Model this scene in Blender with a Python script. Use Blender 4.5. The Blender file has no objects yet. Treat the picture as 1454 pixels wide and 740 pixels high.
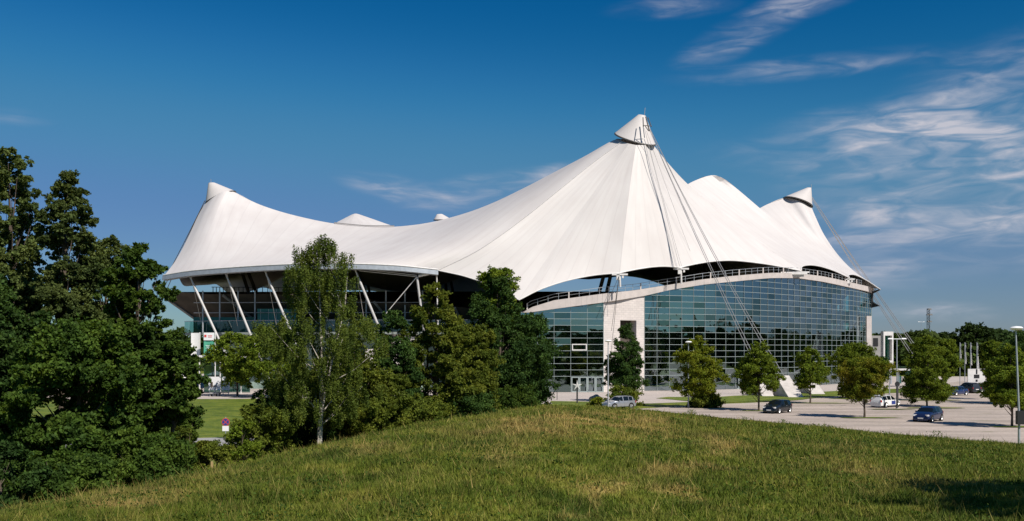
import bpy, bmesh, math, random
import numpy as np
from mathutils import Vector, Matrix
R = math.radians
rng = np.random.default_rng(7)
random.seed(7)
scene = bpy.context.scene
col = scene.collection

# ------------------------------------------------------------------ camera
F, CX, HOR, EYE = 1414.0, 727.0, 497.0, 7.0
cam = bpy.data.cameras.new("camera")
cam.sensor_width = 36.0
cam.lens = 36.0 * F / 1454.0
cam.shift_y = (HOR - 370.0) / 1454.0
cam.clip_start = 0.1
cam.clip_end = 6000
camo = bpy.data.objects.new("camera", cam)
camo.location = (0, 0, EYE)
camo.rotation_euler = (R(90), 0, 0)
col.objects.link(camo)
scene.camera = camo

# ------------------------------------------------------------------ light
SUN = Vector((0.62, -0.74, 1.0)).normalized()
EL = math.asin(SUN.z)
AZ = math.atan2(SUN.x, SUN.y)
sl = bpy.data.lights.new("sun", 'SUN')
sl.energy = 5.0
sl.angle = R(0.55)
sl.color = (1.0, 0.93, 0.84)
so = bpy.data.objects.new("sun", sl)
so.rotation_euler = (-SUN).to_track_quat('-Z', 'Y').to_euler()
so.location = (60, -60, 90)
col.objects.link(so)

world = bpy.data.worlds.new("World")
scene.world = world
world.use_nodes = True
wn, wl = world.node_tree.nodes, world.node_tree.links
wn.clear()


def W(t, **kw):
    n = wn.new(t)
    for k, v in kw.items():
        setattr(n, k, v)
    return n


def wmath(op, a, b=None, clamp=False):
    n = W('ShaderNodeMath', operation=op)
    n.use_clamp = clamp
    for i, v in enumerate((a, b)):
        if v is None:
            continue
        if isinstance(v, (int, float)):
            n.inputs[i].default_value = v
        else:
            wl.new(v, n.inputs[i])
    return n.outputs[0]


sky = W('ShaderNodeTexSky', sky_type='NISHITA')
sky.sun_disc = False
sky.sun_elevation = EL
sky.sun_rotation = AZ
sky.altitude = 500
sky.air_density = 1.0
sky.dust_density = 0.35
sky.ozone_density = 3.0
# film response: the deep, saturated blue of the slide film the photograph was taken on
sc1 = W('ShaderNodeVectorMath', operation='SCALE')
sc1.inputs['Scale'].default_value = 0.115
wl.new(sky.outputs[0], sc1.inputs[0])
cv = W('ShaderNodeRGBCurve')
for ch, pts in ((0, ((0, 0), (.11, .0), (.163, .009), (.21, .045), (.27, .100), (.497, .175), (1, .32))),
                (1, ((0, 0), (.20, .075), (.27, .120), (.434, .27), (.64, .30), (1, .50))),
                (2, ((0, 0), (.40, .25), (.50, .345), (.62, .48), (.72, .53), (1, .7)))):
    c_ = cv.mapping.curves[ch]
    c_.points[0].location = pts[0]
    c_.points[1].location = pts[-1]
    for p_ in pts[1:-1]:
        c_.points.new(*p_)
cv.mapping.update()
wl.new(sc1.outputs[0], cv.inputs['Color'])
hs = W('ShaderNodeVectorMath', operation='SCALE')
hs.inputs['Scale'].default_value = 1 / 0.115
wl.new(cv.outputs[0], hs.inputs[0])
tc = W('ShaderNodeTexCoord')
sep = W('ShaderNodeSeparateXYZ')
wl.new(tc.outputs['Generated'], sep.inputs[0])
az = wmath('ARCTAN2', sep.outputs[0], sep.outputs[1])
el = wmath('ARCSINE', sep.outputs[2])
uv = W('ShaderNodeCombineXYZ')
wl.new(az, uv.inputs[0])
wl.new(el, uv.inputs[1])


def cloud_noise(scale, sx, sy, rot, det, dist, lo, hi, off=0.0):
    m = W('ShaderNodeMapping')
    m.inputs['Rotation'].default_value = (0, 0, rot)
    m.inputs['Scale'].default_value = (sx, sy, 1)
    m.inputs['Location'].default_value = (off, off * .7, 0)
    wl.new(uv.outputs[0], m.inputs[0])
    n = W('ShaderNodeTexNoise')
    n.inputs['Scale'].default_value = scale
    n.inputs['Detail'].default_value = det
    n.inputs['Roughness'].default_value = 0.52
    n.inputs['Distortion'].default_value = dist
    wl.new(m.outputs[0], n.inputs['Vector'])
    r = W('ShaderNodeMapRange', interpolation_type='SMOOTHSTEP')
    r.inputs[1].default_value = lo
    r.inputs[2].default_value = hi
    wl.new(n.outputs[0], r.inputs[0])
    return r.outputs[0]


# wisps: px, py, half width, half height, strength, tilt
blobs = [(1370, 245, 230, 90, 1.15, 0.05), (1200, 228, 170, 30, 0.98, 0.1), (1210, 300, 90, 34, 0.91, 0), (1330, 205, 200, 34, 0.78, -0.12), (1270, 165, 160, 26, 0.59, -0.05), (1060, 45, 110, 26, 0.72, -0.4), (950, 12, 90, 14, 0.65, 0), (1150, 95, 190, 16, 0.59, -0.03), (1420, 105, 150, 46, 0.65, -0.25), (1130, 10, 110, 18, 0.52, -0.2), (585, 275, 100, 20, 1.08, 0.2), (700, 268, 130, 24, 1.15, -0.15), (790, 243, 50, 12, 0.72, -0.2), (1240, 372, 170, 40, 0.78, 0), (1290, 440, 70, 14, 0.91, 0), (1400, 365, 140, 28, 0.65, 0), (1360, 445, 50, 14, 0.91, 0), (1440, 300, 140, 40, 0.78, 0), (20, 165, 50, 12, 0.45, 0), (1230, 190, 80, 26, 0.52, 0), (1150, 262, 60, 20, 0.45, 0), (1215, 350, 90, 26, 0.5, 0), (1300, 335, 120, 20, 0.4, -0.05), (1190, 385, 60, 16, 0.4, 0)]
acc = None
for (px, py, hw, hh, amp, tilt) in blobs:
    t = (px - CX) / F
    a0 = math.atan(t)
    e0_ = math.atan((HOR - py) / F * math.cos(a0))
    m = W('ShaderNodeMapping', vector_type='TEXTURE')
    m.inputs['Location'].default_value = (a0, e0_, 0)
    m.inputs['Rotation'].default_value = (0, 0, -tilt)
    m.inputs['Scale'].default_value = (hw / F, hh / F, 1)
    wl.new(uv.outputs[0], m.inputs[0])
    ln = W('ShaderNodeVectorMath', operation='LENGTH')
    wl.new(m.outputs[0], ln.inputs[0])
    r = W('ShaderNodeMapRange', interpolation_type='SMOOTHSTEP')
    r.inputs[1].default_value = 1.25
    r.inputs[2].default_value = 0.0
    r.inputs[3].default_value = 0.0
    r.inputs[4].default_value = amp
    wl.new(ln.outputs['Value'], r.inputs[0])
    acc = r.outputs[0] if acc is None else wmath('ADD', acc, r.outputs[0])
# the rest of the sky beyond the picture: the same thin cirrus in loose fields
outside = W('ShaderNodeMapRange', interpolation_type='SMOOTHSTEP')
outside.inputs[1].default_value = .5
outside.inputs[2].default_value = .8
wl.new(wmath('ABSOLUTE', az), outside.inputs[0])
big = cloud_noise(2.2, 1, 2.2, 0, 3, 0, .48, .66, 3.3)
acc = wmath('ADD', acc, wmath('MULTIPLY', wmath('MULTIPLY', big, outside.outputs[0]), .6))
fine = cloud_noise(6.5, 1.0, 3.8, R(-9), 7, .8, .40, .72)
finer = cloud_noise(17.0, 1.0, 4.4, R(-13), 14, 1.2, .28, .76, 1.7)
dens = wmath('MULTIPLY', wmath('MULTIPLY', acc, wmath('ADD', fine, .16)), wmath('ADD', wmath('MULTIPLY', finer, 1.0), .14), clamp=True)
mix = W('ShaderNodeMix', data_type='RGBA')
wl.new(dens, mix.inputs[0])
hm = W('ShaderNodeValToRGB')
for p_, c_ in ((.0, (.95, .84, .70, 1)), (.15, (.82, 1.03, .97, 1)), (.20, (.42, .84, .97, 1)), (.26, (.22, .74, .90, 1)), (.36, (.40, .85, .93, 1))):
    e_ = hm.color_ramp.elements.new(p_) if 0 < p_ < .36 else hm.color_ramp.elements[0 if p_ == 0 else 1]
    e_.position = p_
    e_.color = c_
wl.new(el, hm.inputs[0])
hv = W('ShaderNodeVectorMath', operation='MULTIPLY')
wl.new(hs.outputs[0], hv.inputs[0])
wl.new(hm.outputs[0], hv.inputs[1])
wl.new(hv.outputs[0], mix.inputs[6])
mix.inputs[7].default_value = (4.7, 4.75, 5.4, 1)
bg = W('ShaderNodeBackground')
bg.inputs['Strength'].default_value = 0.10
wl.new(mix.outputs[2], bg.inputs['Color'])
wo = W('ShaderNodeOutputWorld')
wl.new(bg.outputs[0], wo.inputs[0])

scene.view_settings.view_transform = 'Standard'
scene.view_settings.look = 'None'
scene.view_settings.exposure = 0.18
scene.view_settings.gamma = 1.0
scene.render.engine = 'CYCLES'
scene.cycles.max_bounces = 8
scene.cycles.transparent_max_bounces = 12
scene.cycles.caustics_reflective = False
scene.cycles.caustics_refractive = False


# ------------------------------------------------------------------ helpers
def P(px, py, D):
    """a point of the place that lies D metres ahead in the direction of photo pixel (px, py)"""
    return Vector(((px - CX) / F * D, D, EYE + (HOR - py) / F * D))


def G(px, py):
    """the point of the level ground in the direction of a pixel"""
    D = EYE * F / (py - HOR)
    return Vector(((px - CX) / F * D, D, 0))


def XD(px, D):
    return (px - CX) / F * D


class MB:
    def __init__(s):
        s.v, s.f, s.uv = [], [], None

    def verts(s, pts):
        i = len(s.v)
        s.v += [tuple(p) for p in pts]
        return i

    def face(s, *pts):
        i = s.verts(pts)
        s.f.append(tuple(range(i, i + len(pts))))
        return s

    def box(s, c, d, rz=0.0, taper=1.0, m=None):
        cx, cy, cz = c
        hx, hy, hz = d[0] / 2, d[1] / 2, d[2] / 2
        ca, sa = math.cos(rz), math.sin(rz)
        pts = []
        for z, k in ((-hz, 1.0), (hz, taper)):
            for x, y in ((-hx, -hy), (hx, -hy), (hx, hy), (-hx, hy)):
                x *= k; y *= k
                p = Vector((cx + x * ca - y * sa, cy + x * sa + y * ca, cz + z))
                pts.append(m @ p if m else p)
        i = s.verts(pts)
        s.f += [(i + 3, i + 2, i + 1, i), (i + 4, i + 5, i + 6, i + 7), (i, i + 1, i + 5, i + 4),
                (i + 1, i + 2, i + 6, i + 5), (i + 2, i + 3, i + 7, i + 6), (i + 3, i, i + 4, i + 7)]
        return s

    def tube(s, pts, r, n=8, r2=None, caps=True):
        pts = [Vector(p) for p in pts]
        k = len(pts)
        rings = []
        up = None
        for j, p in enumerate(pts):
            t = (pts[min(j + 1, k - 1)] - pts[max(j - 1, 0)]).normalized()
            if up is None:
                up = Vector((0, 0, 1)) if abs(t.z) < .9 else Vector((1, 0, 0))
            a = t.cross(up)
            if a.length < 1e-4:
                a = t.cross(Vector((1, .3, 0)))
            a.normalize()
            b = a.cross(t).normalized()
            up = b
            if isinstance(r, (list, tuple)):
                rr = r[j]
            else:
                rr = r if r2 is None else r + (r2 - r) * j / (k - 1)
            rings.append(s.verts([p + (a * math.cos(2 * math.pi * q / n) + b * math.sin(2 * math.pi * q / n)) * rr for q in range(n)]))
        for j in range(k - 1):
            for q in range(n):
                q2 = (q + 1) % n
                s.f.append((rings[j] + q, rings[j] + q2, rings[j + 1] + q2, rings[j + 1] + q))
        if caps:
            s.f.append(tuple(rings[0] + q for q in range(n))[::-1])
            s.f.append(tuple(rings[-1] + q for q in range(n)))
        return s

    def lathe(s, prof, c=(0, 0, 0), n=16, axis='z'):
        rings = []
        for (r, z) in prof:
            pts = []
            for q in range(n):
                a = 2 * math.pi * q / n
                x, y = r * math.cos(a), r * math.sin(a)
                p = (x, y, z) if axis == 'z' else ((x, z, y) if axis == 'y' else (z, x, y))
                pts.append((c[0] + p[0], c[1] + p[1], c[2] + p[2]))
            rings.append(s.verts(pts))
        for j in range(len(prof) - 1):
            for q in range(n):
                q2 = (q + 1) % n
                s.f.append((rings[j] + q, rings[j] + q2, rings[j + 1] + q2, rings[j + 1] + q))
        return s

    def grid(s, rows, uvs=None):
        """rows of points"""
        nr, nc = len(rows), len(rows[0])
        i = s.verts([p for r in rows for p in r])
        for a in range(nr - 1):
            for b in range(nc - 1):
                s.f.append((i + a * nc + b, i + a * nc + b + 1, i + (a + 1) * nc + b + 1, i + (a + 1) * nc + b))
        return s

    def build(s, name, mat=None, parent=None, origin=(0, 0, 0), smooth=False, angle=None, normals=True):
        me = bpy.data.meshes.new(name)
        o_ = Vector(origin)
        me.from_pydata([tuple(Vector(v) - o_) for v in s.v], [], s.f)
        if normals:
            bm = bmesh.new(); bm.from_mesh(me)
            bmesh.ops.remove_doubles(bm, verts=bm.verts, dist=1e-5)
            bmesh.ops.recalc_face_normals(bm, faces=bm.faces)
            bm.to_mesh(me); bm.free()
        if mat is not None:
            me.materials.append(mat)
        if smooth:
            me.shade_smooth()
            me.set_sharp_from_angle(angle=R(angle if angle else 50))
        ob = bpy.data.objects.new(name, me)
        col.objects.link(ob)
        if parent is not None:
            ob.parent = parent
        else:
            ob.location = o_
        return ob


def tag(o, label=None, cat=None, group=None, kind=None):
    if label: o['label'] = label
    if cat: o['category'] = cat
    if group: o['group'] = group
    if kind: o['kind'] = kind
    return o


def thing(name, label, cat, loc=(0, 0, 0), rz=0.0, group=None):
    o = bpy.data.objects.new(name, None)
    o.empty_display_size = .3
    o.location = loc
    o.rotation_euler = (0, 0, rz)
    col.objects.link(o)
    return tag(o, label, cat, group)


def copy_thing(root, loc, rz=0.0, label=None, scale=None):
    def rec(o, par):
        c = o.copy()
        col.objects.link(c)
        c.parent = par
        for ch in list(o.children):
            rec(ch, c)
        return c
    r = rec(root, None)
    r.location = loc
    r.rotation_euler = (0, 0, rz)
    if scale:
        r.scale = scale
    if label:
        r['label'] = label
    return r


def resample(pts, n, params=None):
    """Catmull-Rom through pts, n samples; params = parameter of each point (default arc length)"""
    pts = [Vector(p) for p in pts]
    if params is None:
        d = [0.0]
        for a, b in zip(pts, pts[1:]):
            d.append(d[-1] + (b - a).length)
        params = [x / d[-1] for x in d]
    out = []
    for k in range(n):
        t = k / (n - 1)
        j = 0
        while j < len(pts) - 2 and t > params[j + 1]:
            j += 1
        u = (t - params[j]) / max(params[j + 1] - params[j], 1e-9)
        u = min(max(u, 0), 1)
        p1, p2 = pts[j], pts[j + 1]
        h = params[j + 1] - params[j]
        m1 = (p2 - pts[j - 1]) / (params[j + 1] - params[j - 1]) * h if j > 0 else (p2 - p1)
        m2 = (pts[j + 2] - p1) / (params[j + 2] - params[j]) * h if j < len(pts) - 2 else (p2 - p1)
        out.append((2 * u ** 3 - 3 * u ** 2 + 1) * p1 + (u ** 3 - 2 * u ** 2 + u) * m1 + (-2 * u ** 3 + 3 * u ** 2) * p2 + (u ** 3 - u ** 2) * m2)
    return out


# ------------------------------------------------------------------ value noise (numpy)
_tab = rng.random((256, 256))


def vnoise(x, y):
    xi = np.floor(x).astype(int); yi = np.floor(y).astype(int)
    fx = x - xi; fy = y - yi
    fx = fx * fx * (3 - 2 * fx); fy = fy * fy * (3 - 2 * fy)
    g = lambda a, b: _tab[a & 255, b & 255]
    return (g(xi, yi) * (1 - fx) + g(xi + 1, yi) * fx) * (1 - fy) + (g(xi, yi + 1) * (1 - fx) + g(xi + 1, yi + 1) * fx) * fy


def fbm(x, y, o=4):
    s = 0; a = .5; t = 0
    for k in range(o):
        s = s + a * vnoise(x * 2 ** k + 17 * k, y * 2 ** k + 31 * k); t += a; a *= .55
    return s / t


# ------------------------------------------------------------------ materials
def mat(name, color=(.5, .5, .5), rough=.6, metal=0.0, spec=.5, noise=None, bump=None, coat=0.0):
    """noise = (scale, (r,g,b) second colour, lo, hi); bump = (scale, strength)"""
    m = bpy.data.materials.new(name)
    m.use_nodes = True
    nt = m.node_tree
    b = nt.nodes['Principled BSDF']
    b.inputs['Base Color'].default_value = (*color, 1)
    b.inputs['Roughness'].default_value = rough
    b.inputs['Metallic'].default_value = metal
    b.inputs['Specular IOR Level'].default_value = spec
    b.inputs['Coat Weight'].default_value = coat
    if noise or bump:
        g = nt.nodes.new('ShaderNodeNewGeometry')
    if noise:
        n = nt.nodes.new('ShaderNodeTexNoise')
        n.inputs['Scale'].default_value = noise[0]
        n.inputs['Detail'].default_value = 6
        nt.links.new(g.outputs['Position'], n.inputs['Vector'])
        r = nt.nodes.new('ShaderNodeMapRange')
        r.inputs[1].default_value = noise[2]
        r.inputs[2].default_value = noise[3]
        nt.links.new(n.outputs[0], r.inputs[0])
        x = nt.nodes.new('ShaderNodeMix'); x.data_type = 'RGBA'
        x.inputs[6].default_value = (*color, 1)
        x.inputs[7].default_value = (*noise[1], 1)
        nt.links.new(r.outputs[0], x.inputs[0])
        nt.links.new(x.outputs[2], b.inputs['Base Color'])
    if bump:
        n = nt.nodes.new('ShaderNodeTexNoise')
        n.inputs['Scale'].default_value = bump[0]
        n.inputs['Detail'].default_value = 5
        nt.links.new(g.outputs['Position'], n.inputs['Vector'])
        bp = nt.nodes.new('ShaderNodeBump')
        bp.inputs['Strength'].default_value = bump[1]
        bp.inputs['Distance'].default_value = .05
        nt.links.new(n.outputs[0], bp.inputs['Height'])
        nt.links.new(bp.outputs[0], b.inputs['Normal'])
    return m


def leaf_mat(name, c1, c2, c3, trans=.35, scale=.9):
    m = bpy.data.materials.new(name); m.use_nodes = True
    nt = m.node_tree; N = nt.nodes; L = nt.links
    N.clear()
    g = N.new('ShaderNodeNewGeometry')
    n = N.new('ShaderNodeTexNoise'); n.inputs['Scale'].default_value = scale; n.inputs['Detail'].default_value = 3
    L.new(g.outputs['Position'], n.inputs['Vector'])
    cr = N.new('ShaderNodeValToRGB')
    cr.color_ramp.elements[0].position = .36; cr.color_ramp.elements[0].color = (*c1, 1)
    cr.color_ramp.elements[1].position = .66; cr.color_ramp.elements[1].color = (*c3, 1)
    e = cr.color_ramp.elements.new(.5); e.color = (*c2, 1)
    L.new(n.outputs[0], cr.inputs[0])
    # every leaf a shade of its own
    at = N.new('ShaderNodeAttribute'); at.attribute_name = 'tint'
    mr = N.new('ShaderNodeMapRange'); mr.inputs[3].default_value = .6; mr.inputs[4].default_value = 1.45
    L.new(at.outputs['Fac'], mr.inputs[0])
    oi = N.new('ShaderNodeObjectInfo')
    mr2 = N.new('ShaderNodeMapRange'); mr2.inputs[3].default_value = .88; mr2.inputs[4].default_value = 1.14
    L.new(oi.outputs['Random'], mr2.inputs[0])
    ml = N.new('ShaderNodeMath'); ml.operation = 'MULTIPLY'
    L.new(mr.outputs[0], ml.inputs[0]); L.new(mr2.outputs[0], ml.inputs[1])
    vm = N.new('ShaderNodeVectorMath'); vm.operation = 'SCALE'
    L.new(cr.outputs[0], vm.inputs[0]); L.new(ml.outputs[0], vm.inputs['Scale'])
    d = N.new('ShaderNodeBsdfPrincipled')
    d.inputs['Roughness'].default_value = .65
    d.inputs['Specular IOR Level'].default_value = .10
    L.new(vm.outputs[0], d.inputs['Base Color'])
    t = N.new('ShaderNodeBsdfTranslucent')
    vt = N.new('ShaderNodeVectorMath'); vt.operation = 'MULTIPLY'; vt.inputs[1].default_value = (1.5, 1.35, .5)
    L.new(vm.outputs[0], vt.inputs[0]); L.new(vt.outputs[0], t.inputs['Color'])
    x = N.new('ShaderNodeMixShader'); x.inputs[0].default_value = trans
    L.new(d.outputs[0], x.inputs[1]); L.new(t.outputs[0], x.inputs[2])
    o = N.new('ShaderNodeOutputMaterial'); L.new(x.outputs[0], o.inputs[0])
    return m


def glass_mat(name, refl=.3, tint=(.25, .42, .40), gtint=(.72, .86, .9), warp=.02):
    m = bpy.data.materials.new(name); m.use_nodes = True
    nt = m.node_tree; N = nt.nodes; L = nt.links
    N.clear()
    g = N.new('ShaderNodeNewGeometry')
    n = N.new('ShaderNodeTexNoise'); n.inputs['Scale'].default_value = .35; n.inputs['Detail'].default_value = 2
    L.new(g.outputs['Position'], n.inputs['Vector'])
    bp = N.new('ShaderNodeBump'); bp.inputs['Strength'].default_value = .5; bp.inputs['Distance'].default_value = warp
    L.new(n.outputs[0], bp.inputs['Height'])
    gl = N.new('ShaderNodeBsdfGlossy'); gl.inputs['Roughness'].default_value = .015
    gl.inputs['Color'].default_value = (*gtint, 1)
    L.new(bp.outputs[0], gl.inputs['Normal'])
    tr = N.new('ShaderNodeBsdfTransparent'); tr.inputs['Color'].default_value = (*tint, 1)
    lw = N.new('ShaderNodeFresnel'); lw.inputs['IOR'].default_value = 1.5
    mr = N.new('ShaderNodeMapRange')
    mr.inputs[1].default_value = .04; mr.inputs[2].default_value = 1
    mr.inputs[3].default_value = refl; mr.inputs[4].default_value = 1
    L.new(lw.outputs[0], mr.inputs[0])
    x = N.new('ShaderNodeMixShader')
    L.new(mr.outputs[0], x.inputs[0]); L.new(tr.outputs[0], x.inputs[1]); L.new(gl.outputs[0], x.inputs[2])
    o = N.new('ShaderNodeOutputMaterial'); L.new(x.outputs[0], o.inputs[0])
    return m


def fabric_mat():
    m = mat('roof_membrane', (.80, .78, .76), .55, spec=.3)
    nt = m.node_tree; N = nt.nodes; L = nt.links
    b = N['Principled BSDF']
    uvn = N.new('ShaderNodeUVMap')
    sp = N.new('ShaderNodeSeparateXYZ'); L.new(uvn.outputs[0], sp.inputs[0])
    # welded seams between the cloth strips: a slightly darker double layer
    fr = N.new('ShaderNodeMath'); fr.operation = 'FRACT'; L.new(sp.outputs[0], fr.inputs[0])
    pp = N.new('ShaderNodeMath'); pp.operation = 'PINGPONG'; pp.inputs[1].default_value = .5; L.new(fr.outputs[0], pp.inputs[0])
    lt = N.new('ShaderNodeMapRange'); lt.inputs[1].default_value = .015; lt.inputs[2].default_value = .045
    lt.inputs[3].default_value = 1; lt.inputs[4].default_value = 0
    L.new(pp.outputs[0], lt.inputs[0])
    g = N.new('ShaderNodeNewGeometry')
    mp = N.new('ShaderNodeMapping'); mp.inputs['Scale'].default_value = (1.2, 1, 3)
    L.new(uvn.outputs[0], mp.inputs[0])
    n = N.new('ShaderNodeTexNoise'); n.inputs['Scale'].default_value = .13; n.inputs['Detail'].default_value = 7; n.inputs['Roughness'].default_value = .6
    L.new(g.outputs['Position'], n.inputs['Vector'])
    n2 = N.new('ShaderNodeTexNoise'); n2.inputs['Scale'].default_value = 1.4; n2.inputs['Detail'].default_value = 4
    L.new(mp.outputs[0], n2.inputs['Vector'])
    ad = N.new('ShaderNodeMath'); ad.operation = 'ADD'; L.new(n.outputs[0], ad.inputs[0]); L.new(n2.outputs[0], ad.inputs[1])
    r = N.new('ShaderNodeMapRange'); r.inputs[1].default_value = .75; r.inputs[2].default_value = 1.35
    L.new(ad.outputs[0], r.inputs[0])
    x = N.new('ShaderNodeMix'); x.data_type = 'RGBA'
    x.inputs[6].default_value = (.600, .572, .552, 1); x.inputs[7].default_value = (.535, .498, .480, 1)
    L.new(r.outputs[0], x.inputs[0])
    x2 = N.new('ShaderNodeMix'); x2.data_type = 'RGBA'
    x2.inputs[7].default_value = (.43, .40, .39, 1)
    ms = N.new('ShaderNodeMath'); ms.operation = 'MULTIPLY'; ms.inputs[1].default_value = .28; L.new(lt.outputs[0], ms.inputs[0])
    L.new(ms.outputs[0], x2.inputs[0]); L.new(x.outputs[2], x2.inputs[6])
    L.new(x2.outputs[2], b.inputs['Base Color'])
    bp = N.new('ShaderNodeBump'); bp.inputs['Strength'].default_value = .12; bp.inputs['Distance'].default_value = .08
    L.new(lt.outputs[0], bp.inputs['Height']); L.new(bp.outputs[0], b.inputs['Normal'])
    return m


def wall_mat():
    """pale concrete block wall with recessed courses about 20 cm apart, too fine to build"""
    m = mat('pale_blockwork', (.62, .56, .53), .85)
    nt = m.node_tree; N = nt.nodes; L = nt.links
    b = N['Principled BSDF']
    g = N.new('ShaderNodeNewGeometry')
    sp = N.new('ShaderNodeSeparateXYZ'); L.new(g.outputs['Position'], sp.inputs[0])
    cb = N.new('ShaderNodeCombineXYZ'); L.new(sp.outputs[0], cb.inputs[0]); L.new(sp.outputs[2], cb.inputs[1])
    br = N.new('ShaderNodeTexBrick')
    br.inputs['Scale'].default_value = 1.0
    br.inputs['Brick Width'].default_value = .8
    br.inputs['Row Height'].default_value = .38
    br.inputs['Mortar Size'].default_value = .03
    br.inputs['Color1'].default_value = (.64, .58, .545, 1)
    br.inputs['Color2'].default_value = (.57, .52, .49, 1)
    br.inputs['Mortar'].default_value = (.48, .44, .42, 1)
    L.new(cb.outputs[0], br.inputs['Vector'])
    n = N.new('ShaderNodeTexNoise'); n.inputs['Scale'].default_value = .5; n.inputs['Detail'].default_value = 6
    L.new(g.outputs['Position'], n.inputs['Vector'])
    r = N.new('ShaderNodeMapRange'); r.inputs[1].default_value = .3; r.inputs[2].default_value = .7
    r.inputs[3].default_value = .88; r.inputs[4].default_value = 1.06
    L.new(n.outputs[0], r.inputs[0])
    v = N.new('ShaderNodeVectorMath'); v.operation = 'SCALE'
    L.new(br.outputs[0], v.inputs[0]); L.new(r.outputs[0], v.inputs['Scale'])
    L.new(v.outputs[0], b.inputs['Base Color'])
    return m


def paving_mat(name, c1, c2, c3, weeds=True):
    m = mat(name, c1, .9)
    nt = m.node_tree; N = nt.nodes; L = nt.links
    b = N['Principled BSDF']
    g = N.new('ShaderNodeNewGeometry')
    mp = N.new('ShaderNodeMapping'); mp.inputs['Scale'].default_value = (.25, 1, 1)
    L.new(g.outputs['Position'], mp.inputs[0])
    n = N.new('ShaderNodeTexNoise'); n.inputs['Scale'].default_value = .22; n.inputs['Detail'].default_value = 8; n.inputs['Roughness'].default_value = .65
    L.new(mp.outputs[0], n.inputs['Vector'])
    cr = N.new('ShaderNodeValToRGB')
    cr.color_ramp.elements[0].position = .40; cr.color_ramp.elements[0].color = (*c2, 1)
    cr.color_ramp.elements[1].position = .60; cr.color_ramp.elements[1].color = (*c1, 1)
    L.new(n.outputs[0], cr.inputs[0])
    f = N.new('ShaderNodeTexNoise'); f.inputs['Scale'].default_value = 2.6; f.inputs['Detail'].default_value = 6; f.inputs['Roughness'].default_value = .75
    L.new(g.outputs['Position'], f.inputs['Vector'])
    fr = N.new('ShaderNodeMapRange'); fr.inputs[1].default_value = .3; fr.inputs[2].default_value = .7
    fr.inputs[3].default_value = .78; fr.inputs[4].default_value = 1.16
    L.new(f.outputs[0], fr.inputs[0])
    v = N.new('ShaderNodeVectorMath'); v.operation = 'SCALE'
    L.new(cr.outputs[0], v.inputs[0]); L.new(fr.outputs[0], v.inputs['Scale'])
    w = N.new('ShaderNodeTexNoise'); w.inputs['Scale'].default_value = .5; w.inputs['Detail'].default_value = 7; w.inputs['Roughness'].default_value = .7
    mp2 = N.new('ShaderNodeMapping'); mp2.inputs['Scale'].default_value = (.35, 1.3, 1); mp2.inputs['Location'].default_value = (9, 4, 0)
    L.new(g.outputs['Position'], mp2.inputs[0]); L.new(mp2.outputs[0], w.inputs['Vector'])
    wr = N.new('ShaderNodeMapRange'); wr.inputs[1].default_value = .58; wr.inputs[2].default_value = .66
    wr.inputs[4].default_value = .75 if weeds else .35
    L.new(w.outputs[0], wr.inputs[0])
    x = N.new('ShaderNodeMix'); x.data_type = 'RGBA'
    L.new(wr.outputs[0], x.inputs[0]); L.new(v.outputs[0], x.inputs[6]); x.inputs[7].default_value = (*c3, 1)
    L.new(x.outputs[2], b.inputs['Base Color'])
    return m


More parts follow.
